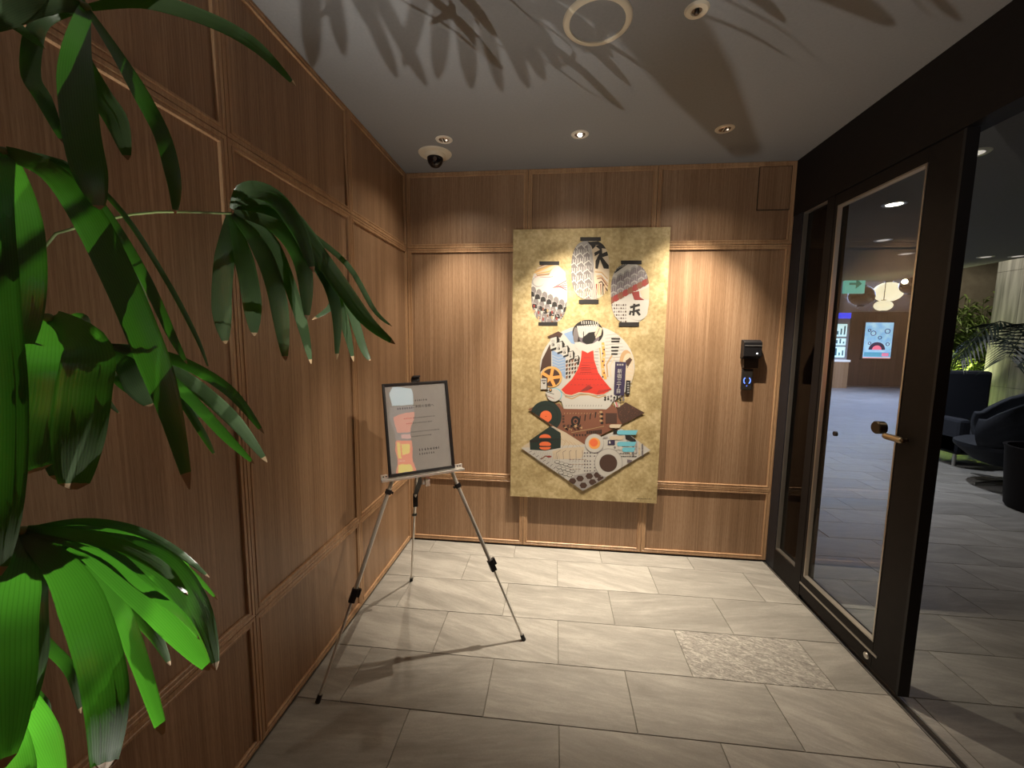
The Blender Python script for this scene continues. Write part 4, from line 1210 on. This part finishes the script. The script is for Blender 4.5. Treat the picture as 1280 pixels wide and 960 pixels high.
# bottom leaf, closest and brightest
hub = (28, 664, .50)
fan(hub, [
    ([(28, 664, .50), (22, 700, .46), (18, 760, .44), (22, 830, .44), (30, 900, .45)], 62, dict(twist=8, start=.6)),
    ([(30, 664, .50), (84, 720, .44), (118, 800, .42), (134, 880, .42), (130, 965, .43)], 46, dict(twist=-6, start=.4, blunt=.5)),
    ([(34, 664, .50), (95, 700, .48), (145, 755, .47), (172, 820, .47), (204, 918, .48)], 21, dict(twist=10, blunt=.5)),
    ([(34, 663, .50), (110, 685, .47), (175, 740, .46), (225, 790, .46), (262, 838, .47)], 34, dict(twist=12, start=.3)),
    ([(34, 662, .50), (120, 678, .50), (200, 705, .50), (245, 765, .50), (270, 838, .51)], 38, dict(twist=-12, start=.3)),
    ([(34, 660, .50), (110, 660, .53), (175, 672, .54), (222, 698, .55), (245, 735, .56)], 18, dict(twist=35)),
    ([(34, 659, .50), (100, 655, .55), (170, 668, .57), (235, 712, .58), (272, 750, .59)], 8, dict(twist=10)),
    ([(34, 660, .50), (90, 668, .46), (150, 682, .45), (205, 712, .45), (235, 745, .46)], 20, dict(twist=-40)),
    ([(34, 661, .50), (100, 652, .50), (168, 662, .51), (222, 690, .52), (262, 722, .53)], 12, dict(twist=-30)),
    ([(34, 663, .50), (120, 692, .45), (180, 735, .44), (222, 765, .44), (250, 800, .45)], 14, dict(twist=45)),
    ([(34, 664, .50), (90, 690, .52), (140, 740, .53), (190, 790, .54), (213, 832, .55)], 16, dict(twist=-15)),
    ([(30, 664, .50), (10, 720, .52), (50, 795, .53), (88, 838, .54), (101, 892, .55)], 14, dict(twist=15)),
    ([(26, 664, .50), (5, 740, .42), (-2, 830, .40), (5, 960, .40)], 70, dict(twist=-10, start=.6)),
    ([(26, 664, .50), (-20, 700, .46), (-50, 800, .44), (-60, 900, .44)], 60, dict(twist=10)),
], [canes[2] - Vector((0, 0, .25)), at(-170, 760, .5), at(-80, 670, .5), at(-20, 660, .5), at(*hub)], .004)
hub = (-20, 845, .48)
fan(hub, [
    ([(-20, 845, .48), (20, 875, .47), (50, 915, .46), (78, 985, .46)], 34, dict(twist=8)),
    ([(-20, 845, .48), (10, 910, .44), (25, 960, .43), (25, 1010, .43)], 30, dict(twist=-8)),
    ([(-20, 845, .48), (15, 850, .52), (50, 880, .53), (60, 905, .54)], 18, dict(twist=20)),
], [PALM + Vector((0, 0, .7)), at(-120, 940, .48), at(-70, 870, .48), at(*hub)], .004)
# low leaf beside the lamp, out of view: its shadow fans out on the ceiling
LP = Vector(UPL)
sA, sB = LP + (on(2, H, 760, -60) - LP) * .12, LP + (on(2, H, 930, 185) - LP) * .12
T2 = PALM + Vector((-.04, .06, .38))
MB().tube([T2, T2.lerp(sA, .6) + Vector((0, 0, .02)), sA, sA.lerp(sB, .5), sB], [.012, .014, .020, .017, .010], 12).build('shadow_band_stem', M_CANE, palm, smooth=True)  # unseen stem added near the lamp to cast the broad ceiling band


def shadow_leaf(hubpx, tips, t_hub, t_tip, wid):
    hS = on(2, H, *hubpx); hp_ = LP + (hS - LP) * t_hub
    b0_ = PALM + Vector((-.06, .06, .36))
    lf = MB().tube([crom([b0_, (b0_ + hp_) / 2 + Vector((0, -.02, .10)), hp_], t / 10) for t in range(11)], .003, 8).build('leaf', M_PETIOLE, palm, smooth=True)
    for (tx, ty_) in tips:
        tS = on(2, H, tx, ty_); tp = LP + (tS - LP) * t_tip
        mid = hp_.lerp(tp, .55) + (hp_ - LP).normalized() * .01
        put_blade([hp_, mid, tp], wid * random.uniform(.85, 1.15), lf, blunt=.08, start=.6, facing=(hp_ - LP), twist=random.uniform(-8, 8))


shadow_leaf((562, -150), [(547, 100), (589, 112), (627, 116), (661, 112), (681, 101), (701, 88), (727, 62), (748, 30), (505, 84)], .21, .22, .0145)
shadow_leaf((385, -170), [(496, 98), (533, 108), (468, 40), (430, 70), (390, 85)], .205, .215, .014)
for U_, A_, nm in ((LP, Vector(AIM), 'small black spotlight on a stem between palm pot and left wall'), (Vector(UP2), Vector(AIM2), 'added unseen spotlight on a stem, brightening the palm leaves')):
    ul = empty('plant_uplight', (U_.x, U_.y, 0), nm, 'spotlight')
    dv = (A_ - U_).normalized()
    MB().tube([Vector((U_.x, U_.y, 0)), U_ - dv * .09], .007, 10).build('stem', M_BLACK, ul)
    MB().lathe(Vector((U_.x, U_.y, 0)), [(0, .012), (.045, .012), (.05, 0)], 24).build('base', M_BLACK, ul)
    MB().lathe(U_ - dv * .08, [(0, 0), (.024, 0), (.029, .02), (.033, .072), (.030, .072), (.024, .03), (0, .03)], 24, 0, dv).build('head', M_BLACK, ul, smooth=True)

# ================================================================== LOBBY CONTENTS
M_LIT = mat('lobby_lamp_lit', (1, .95, .8), .4, emit=14, ecol=(1, .93, .72))
M_LDIM = mat('lobby_lamp_dim', (.8, .75, .7), .4, emit=.5, ecol=(1, .9, .8))
spots = [((1118, 255), M_LIT, 'lit round ceiling downlight in the lobby, brightest beyond the glass door'),
         ((1104, 300), M_LDIM, 'dim round lobby downlight straight below the bright one'),
         ((1133, 317), M_LDIM, 'dim lobby downlight nearest the hanging lanterns'),
         ((1215, 192), M_LDIM, 'dim lobby downlight at top right seen through the open doorway'),
         ((1232, 321), M_LDIM, 'small lobby downlight above the green planting'),
         ((1272, 320), M_LDIM, 'small lobby downlight above the stone column')]
for (px, py), mt, lb in spots:
    c = on(2, 2.7, px, py)
    if c.x > XE2 - .08: c = Vector((XE2 - .1, c.y * (XE2 - .1) / c.x, 2.7))
    t = empty('lobby_downlight', tuple(c), lb, 'downlight', 'downlights in the dark lobby ceiling')
    MB().lathe(c, [(.055, -.002), (.058, -.006), (.080, -.005), (.085, 0)], 28).build('rim', M_RIM, t, smooth=True)
    MB().lathe(c, [(0, -.003), (.056, -.003)], 28).build('lamp', mt, t)

# exit sign
LZ = 8.18
ec = on(1, LZ, 1068, 355)
es = empty('exit_sign', tuple(ec), 'small green lit exit sign with an arrow hanging in the lobby', 'sign')
w_ = .17
MB().box(ec.x - w_, ec.x + w_, LZ - .02, LZ + .04, ec.z - .17, ec.z + .17).build('case', mat('exit_white', (.1, .5, .4), .5, emit=.4, ecol=(.25, .9, .75)), es)
g_ = MB(); g_.box(ec.x - .10, ec.x + .02, LZ - .026, LZ - .021, ec.z - .02, ec.z + .02)
g_.add([(ec.x + .01, LZ - .026, ec.z - .09), (ec.x + .11, LZ - .026, ec.z), (ec.x + .01, LZ - .026, ec.z + .09)], [(0, 1, 2)])
g_.build('arrow', mat('exit_arrow', (.02, .25, .18), .5, emit=.3, ecol=(.02, .3, .2)), es)
MB().tube([(ec.x, LZ, ec.z + .17), (ec.x, LZ, 2.705)], .01, 8).build('hanger', M_BLACK, es)

# hanging lamps
def pendant(name, px, py, y, r, mt, lb, cat, squash=.9, ztop=3.35):
    c = on(1, y, px, py); t = empty(name, tuple(c), lb, cat)
    MB().sphere(c, r, 28, 0, squash).build('shade', mt, t, smooth=True)
    MB().tube([c + Vector((0, 0, r * squash)), Vector((c.x, c.y, ztop))], .008, 8).build('cord', M_BLACK, t)
    MB().lathe(c, [(r * .28, r * squash * .93), (r * .28, r * squash * 1.08), (0, r * squash * 1.08)], 20).build('cap', M_BLACK, t)
    MB().lathe(c, [(r * .28, -r * squash * .93), (r * .28, -r * squash * 1.08), (0, -r * squash * 1.08)], 20).build('bottom_ring', M_BLACK, t)
    return t


M_PAPER = mat('lit_paper', (1, .9, .6), .7, emit=1.0, ecol=(1, .88, .58))
pendant('paper_lantern', 1110, 365, 11.2, .30, M_PAPER, 'round cream paper lantern glowing in the lobby', 'lantern', .8)
pendant('paper_lantern', 1104, 382, 10.2, .17, M_PAPER, 'glowing shape standing in for the double reflection of the round lantern in the glass', 'lantern', .7)  # no second lantern: added globe imitates the reflection of the first in the glazing
M_SMOKE = mat('black_globe', (.015, .012, .01), .12)
t = pendant('globe_pendant', 1077, 370, 10.6, .26, M_SMOKE, 'shiny black globe pendant left of the paper lantern', 'pendant lamp')
t = pendant('globe_pendant', 1139, 357, 9.6, .20, M_SMOKE, 'shiny black globe pendant right of the paper lantern', 'pendant lamp')
c = on(1, 9.5, 1131, 352); t = empty('bare_bulb', tuple(c), 'small bright bulb beside the right black globe', 'bulb')
MB().sphere(c, .05, 14).build('bulb', mat('bulb_lit', (1, .85, .6), .4, emit=12, ecol=(1, .85, .6)), t, smooth=True)
MB().tube([c + Vector((0, 0, .05)), Vector((c.x, c.y, 3.35))], .006, 8).build('cord', M_BLACK, t)

# wall screen
def fw_(px, py, y=WY): q = on(1, y, px, py); return q.x, q.z
sx0, sz1 = fw_(1082.5, 403, WY - .06); sx1, _ = fw_(1117.5, 403, WY - .06); _, sz0 = fw_(1100, 448, WY - .06)
scn = empty('wall_screen', ((sx0 + sx1) / 2, WY - .03, sz0), 'tall glowing pale blue display screen with a record picture on dark wood wall', 'screen')
MB().box(sx0 - .04, sx1 + .04, WY - .06, WY, sz0 - .04, sz1 + .04).build('bezel', M_BLACK, scn)
mt = mat('screen_blue', (.3, .55, .8), .3, emit=1.0, ecol=(.30, .58, .82))
nt, b, N, L = nodes(mt); g = N('ShaderNodeNewGeometry'); n1 = N('ShaderNodeTexNoise'); n1.inputs['Scale'].default_value = 5; L(g.outputs['Position'], n1.inputs['Vector'])
r = ramp(nt, [(.35, (.20, .48, .75)), (.65, (.45, .72, .9))]); L(n1.outputs['Fac'], r.inputs['Fac']); L(r.outputs[0], b.inputs['Emission Color'])
MB().box(sx0, sx1, WY - .066, WY - .061, sz0, sz1).build('display', mt, scn)
W, HH = sx1 - sx0, sz1 - sz0
def scr(name, pts, c, e, k): 
    mb2 = MB(); mb2.add([(sx0 + W * u, WY - .067 - .001 * k, sz0 + HH * v) for u, v in pts], [tuple(range(len(pts)))])
    mb2.build(name, mat('scr_' + name + str(k), c, .5, emit=e, ecol=c), scn)
cir = lambda cx, cz, r_, a0=0, a1=360: [(cx + r_ * math.cos(math.radians(a)), cz + r_ * W / HH * math.sin(math.radians(a))) for a in range(a0, a1 + 1, 12)]
scr('record_disc', cir(.48, .24, .30, 0, 180), (.03, .03, .09), .5, 1)
scr('record_label', cir(.48, .24, .17, 0, 180), (.95, .18, .28), 1.0, 2)
scr('caption_band', [(.03, .05), (.97, .05), (.97, .17), (.03, .17)], (.10, .42, .60), .8, 3)
scr('caption_accent', [(.68, .06), (.92, .06), (.92, .15), (.68, .15)], (.9, .25, .4), .9, 4)
scr('base_band', [(.0, .0), (1, .0), (1, .03), (.0, .03)], (.9, .45, .4), .9, 5)
for i, (cx, cz, r_) in enumerate([(.15, .78, .05), (.3, .70, .09), (.55, .58, .06), (.8, .76, .09), (.2, .42, .05), (.85, .40, .06)]):
    mb2 = MB(); c3 = Vector((sx0 + W * cx, WY - .07, sz0 + HH * cz))
    mb2.tube([c3 + Vector((r_ * W * math.cos(a * .5), 0, r_ * W * math.sin(a * .5))) for a in range(14)], .012, 5); mb2.build('doodle_ring', mat('doodle', (.05, .12, .25), .5), scn)

# lit display cabinet at the left of the far wall
CY = WY - .35
def cx_(px): return on(1, CY, px, 440).x
def cz_(py): return on(1, CY, 1045, py).z
cab = empty('display_cabinet', (cx_(1040), CY, 0), 'lit display cabinet with pale glowing shelves, blue header and light wood base', 'cabinet')
ca, cb_ = cx_(1000), cx_(1059.5)
MB().box(ca, cb_, CY + .02, WY + .05, .02, cz_(391)).build('body', mat('cab_grey', (.35, .35, .36), .6), cab)
MB().box(ca, cb_, CY, CY + .02, cz_(398), cz_(391)).build('header', mat('blue_header', (.02, .05, .9), .4, emit=1.0, ecol=(.03, .06, .9)), cab)
MB().box(ca, cb_, CY - .12, CY + .02, .0, cz_(452)).build('base_front', wood('light_oak', (.4, .22, .1), (.48, .28, .14), (.55, .33, .18)), cab)
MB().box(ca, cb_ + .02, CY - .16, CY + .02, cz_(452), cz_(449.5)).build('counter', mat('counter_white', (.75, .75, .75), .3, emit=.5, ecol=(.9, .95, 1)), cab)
for i, (a, b_) in enumerate(((420.5, 405), (431.5, 423), (446.5, 433.5))):
    pn = MB().box(ca, cx_(1056), CY - .01, CY + .02, cz_(a), cz_(b_)).build('lit_panel', mat('lit_panel', (.7, .95, .92), .4, emit=.95, ecol=(.68, .95, .93)), cab, bevel=.01)
    for k in range(6):
        u = cx_(1031 + k * 4.2); MB().box(u, u + .05, CY - .015, CY - .011, cz_(a) + .06, cz_(a) + .06 + (cz_(b_) - cz_(a)) * (.3 + .4 * ((k * 7 + i) % 3) / 2)).build('panel_mark', mat('panel_ink', (.15, .3, .35), .5), pn)

# stone column
kx = 7.0
col = empty('stone_column', (kx + .6, 6.9, 0), 'pale travertine clad square column in the lobby', 'column')
tv = mat('travertine', (.42, .42, .38), .6); nt, b, N, L = nodes(tv)
g = N('ShaderNodeNewGeometry'); mp = N('ShaderNodeMapping'); mp.inputs['Scale'].default_value = (14, 14, .9); L(g.outputs['Position'], mp.inputs[0])
n1 = N('ShaderNodeTexNoise'); n1.inputs['Scale'].default_value = 1.2; n1.inputs['Detail'].default_value = 6; L(mp.outputs[0], n1.inputs['Vector'])
r = ramp(nt, [(.35, (.26, .26, .23)), (.5, (.42, .41, .37)), (.65, (.58, .57, .52))]); L(n1.outputs['Fac'], r.inputs['Fac']); L(r.outputs[0], b.inputs['Base Color'])
CB = 7.38
MB().box(kx, kx + 1.1, CB - 1.1, CB, 0, 4.6).build('core', M_GROUT, col)
zz = 0
while zz < 4.5:
    z1_ = min(zz + .9, 4.6) - .003
    for i in range(3):
        y0_ = CB - 1.1 + .3667 * i
        MB().box(kx - .02, kx, y0_ + .003, y0_ + .3637, zz + .003, z1_).build('stone_slab', tv, col)
    for i in range(2):
        MB().box(kx + .55 * i + .003, kx + .55 * (i + 1) - .003, CB - 1.12, CB - 1.1, zz + .003, z1_).build('stone_slab', tv, col)
    zz += .9

# garden plants
random.seed(21)
M_G1 = mat('garden_leaf_bright', (.42, .55, .10), .5); M_G2 = mat('garden_leaf_dark', (.20, .30, .07), .5)
planter = tag(MB().box(6.95, 9.5, 7.48, 8.66, 0, .50).box(6.50, 6.95, 7.48, 7.95, 0, .50).box(6.5, 9.5, 7.44, 7.48, 0, .55).box(6.46, 6.50, 7.44, 7.95, 0, .55).build('planter_bed', M_DWOOD), 'long low dark planter holding the lobby garden plants', 'planter')
plants = [(1180, 8.15, 2.45, 0, 'tall bamboo-like plant nearest the door stile'), (1186, 7.72, 1.6, 1, 'bright low spiky plant lit from below in the lobby garden'),
          (1206, 8.25, 2.6, 0, 'tall leafy plant in the middle of the lobby garden'), (1208, 7.85, 1.45, 1, 'short broad-leaved plant in front of the tall garden plants'),
          (1232, 8.2, 2.5, 0, 'dark leafy plant beside the stone column'), (1194, 8.0, 2.1, 0, 'mid height green plant behind the sofa')]
for px, y, h_, kd, lb in plants:
    x = ray(px, 430).x / ray(px, 430).y * y
    t = empty('garden_plant', (x, y, .50), lb, 'plant', 'plants in the lobby garden')
    st = MB(); fo = MB()
    for s_ in range(10 if not kd else 5):
        a = random.uniform(0, 6.28); lean = random.uniform(.03, .22)
        hh = (h_ - .55) * random.uniform(.7, 1.0)
        b0_ = Vector((x + random.uniform(-.12, .12), y + random.uniform(-.12, .12), .50)); tp = b0_ + Vector((math.cos(a) * lean, math.sin(a) * lean, hh))
        st.tube([b0_, b0_.lerp(tp, .5) + Vector((0, 0, .05)), tp], [.010, .008, .004], 6)
        for j in range(70 if not kd else 30):
            u = random.uniform(.12, 1); p_ = b0_.lerp(tp, u); aa = random.uniform(0, 6.28); ln = random.uniform(.14, .28) * (1.5 if kd else 1)
            d_ = Vector((math.cos(aa), math.sin(aa), random.uniform(-.5, .8) + (.5 if kd else 0))).normalized(); sd2 = d_.cross(Vector((0, 0, 1))).normalized() * (.018 if not kd else .024)
            e_ = p_ + d_ * ln; md_ = p_ + d_ * ln * .5 + Vector((0, 0, .02))
            e_.z -= .05
            fo.add([p_, md_ + sd2, e_, md_ - sd2], [(0, 1, 2, 3)])
    st.build('stems', M_PETIOLE, t)
    o = fo.build('foliage', M_G1 if kd else M_G2, t); o['kind'] = 'stuff'

# sofa
M_FAB = vary(mat('navy_fabric', (.014, .017, .026), .85), 120, .2, .2)
M_FAB2 = vary(mat('teal_black_fabric', (.010, .013, .020), .8), 120, .2, .2)
sa = on(1, 6.2, 1165, 463); sb_ = on(1, 6.2, 1243, 466)
sf = empty('sofa', ((sa.x + sb_.x) / 2, 6.3, 0), 'dark navy high-backed sofa in front of the lobby plants', 'sofa')
tz = sa.z
MB().box(sa.x - .15, sb_.x, 6.2, 6.42, .18, tz).build('backrest', M_FAB, sf, bevel=.04)
MB().box(sa.x - .15, sb_.x, 5.55, 6.2, .16, .42).build('seat', M_FAB, sf, bevel=.04)
MB().box(sb_.x - .16, sb_.x, 5.55, 6.2, .16, .62).build('armrest', M_FAB, sf, bevel=.04)
MB().box(sa.x - .15, sa.x - .01, 5.55, 6.2, .16, .62).build('armrest', M_FAB, sf, bevel=.04)
for (xx, yy) in ((sa.x - .08, 5.65), (sb_.x - .1, 5.65), (sa.x - .08, 6.3), (sb_.x - .1, 6.3)):
    MB().tube([(xx, yy, 0), (xx, yy, .18)], .018, 10).build('leg', M_STEEL, sf)

# egg armchair: high curved shell on a steel swivel base
ch = empty('swivel_armchair', (5.02, 4.90, 0), 'dark rounded egg-shaped armchair on a steel swivel base in the lobby', 'armchair')
CC = Vector((5.02, 4.90, 0)); fa = math.radians(140); FD = Vector((math.cos(fa), math.sin(fa), 0)); SD = Vector((-FD.y, FD.x, 0))
def shell(scale, inner):
    vs = []; NU, NV = 28, 20
    for j in range(NV + 1):
        v = j / NV
        for i in range(NU + 1):
            u = -1 + 2 * i / NU; ang = u * math.radians(128)     # 0 = back
            hgt = .40 + v * (.66 * (math.cos(u * math.radians(78)) ** .7 if abs(u) < 1 else .45) + .14 - .10 * abs(u) ** 3)
            prof = (.36 + .10 * math.sin(v * math.pi * .75)) * (1 - .0 * v)
            if v < .3: prof *= .55 + .45 * (v / .3) ** .5
            lean = -.20 * v * max(0, math.cos(ang))
            r_ = prof * scale
            base = .40 + (hgt - .40)
            p_ = CC + FD * (-math.cos(ang) * r_ + lean) + SD * (math.sin(ang) * r_ * .95) + Vector((0, 0, base - .12 * (v < .01)))
            vs.append(p_)
    fs = [(j * (NU + 1) + i, j * (NU + 1) + i + 1, (j + 1) * (NU + 1) + i + 1, (j + 1) * (NU + 1) + i) for j in range(NV) for i in range(NU)]
    mb2 = MB(); mb2.add(vs, fs); return mb2
o = shell(1.0, False).build('shell', M_FAB2, ch, smooth=True)
md = o.modifiers.new('solid', 'SOLIDIFY'); md.thickness = .05; md.offset = -1
MB().lathe(CC + FD * .03, [(0, .22), (.14, .225), (.26, .27), (.36, .36), (.42, .42), (.42, .46), (.36, .49), (.1, .50), (0, .50)], 32).build('seat', M_FAB2, ch, smooth=True)
MB().tube([CC + Vector((0, 0, .03)), CC + Vector((0, 0, .24))], .028, 14).build('pedestal', M_STEEL, ch, smooth=True)
for k in range(4):
    a = fa + math.pi / 4 + k * math.pi / 2; e_ = CC + Vector((math.cos(a) * .36, math.sin(a) * .36, .02))
    MB().tube([CC + Vector((0, 0, .06)), CC.lerp(e_, .5) + Vector((0, 0, .035)), e_], [.018, .014, .010], 10).build('leg', M_STEEL, ch, smooth=True)

# lobby pot with arching palm
LPOT = Vector((4.60, 4.15, 0))
lp = empty('potted_palm', tuple(LPOT), 'dark potted palm with arching feathery fronds in the lobby at right edge', 'palm')
MB().lathe(LPOT, [(0, 0), (.24, 0), (.26, .03), (.30, .58), (.31, .60), (.28, .60), (.27, .54), (0, .54)], 36).build('pot', mat('lobby_pot', (.008, .006, .006), .7, spec=.2), lp, smooth=True)
M_FROND = mat('dark_frond', (.012, .022, .014), .5)
random.seed(5)
for k in range(10):
    a = math.radians(150 + k * 25.0) ; reach = random.uniform(.5, .85); top_ = random.uniform(1.2, 1.8)
    b0_ = LPOT + Vector((math.cos(a) * .05, math.sin(a) * .05, .54))
    P = [b0_, b0_ + Vector((math.cos(a) * reach * .25, math.sin(a) * reach * .25, (top_ - .54) * .75)), b0_ + Vector((math.cos(a) * reach * .65, math.sin(a) * reach * .65, top_ - .54)), b0_ + Vector((math.cos(a) * reach, math.sin(a) * reach, top_ - .54 - .3))]
    fr_ = MB(); fr_.tube([crom(P, i / 12) for i in range(13)], [.009 - .0005 * i for i in range(13)], 6)
    for i in range(26):
        t_ = .3 + .7 * i / 25; p_ = crom(P, t_); tn = (crom(P, min(1, t_ + .02)) - crom(P, t_ - .02)).normalized(); sd2 = tn.cross(Vector((0, 0, 1))).normalized()
        for s_ in (-1, 1):
            ln = .30 * (1 - .5 * abs(t_ - .6)); d_ = (sd2 * s_ + tn * .7 + Vector((0, 0, -.35))).normalized(); e_ = p_ + d_ * ln - Vector((0, 0, .04)); m_ = p_ + d_ * ln * .45
            fr_.add([p_, m_ + tn * .012, e_, m_ - tn * .012], [(0, 1, 2, 3)])
    fr_.build('frond', M_FROND, lp)
print('objects', len(bpy.data.objects))
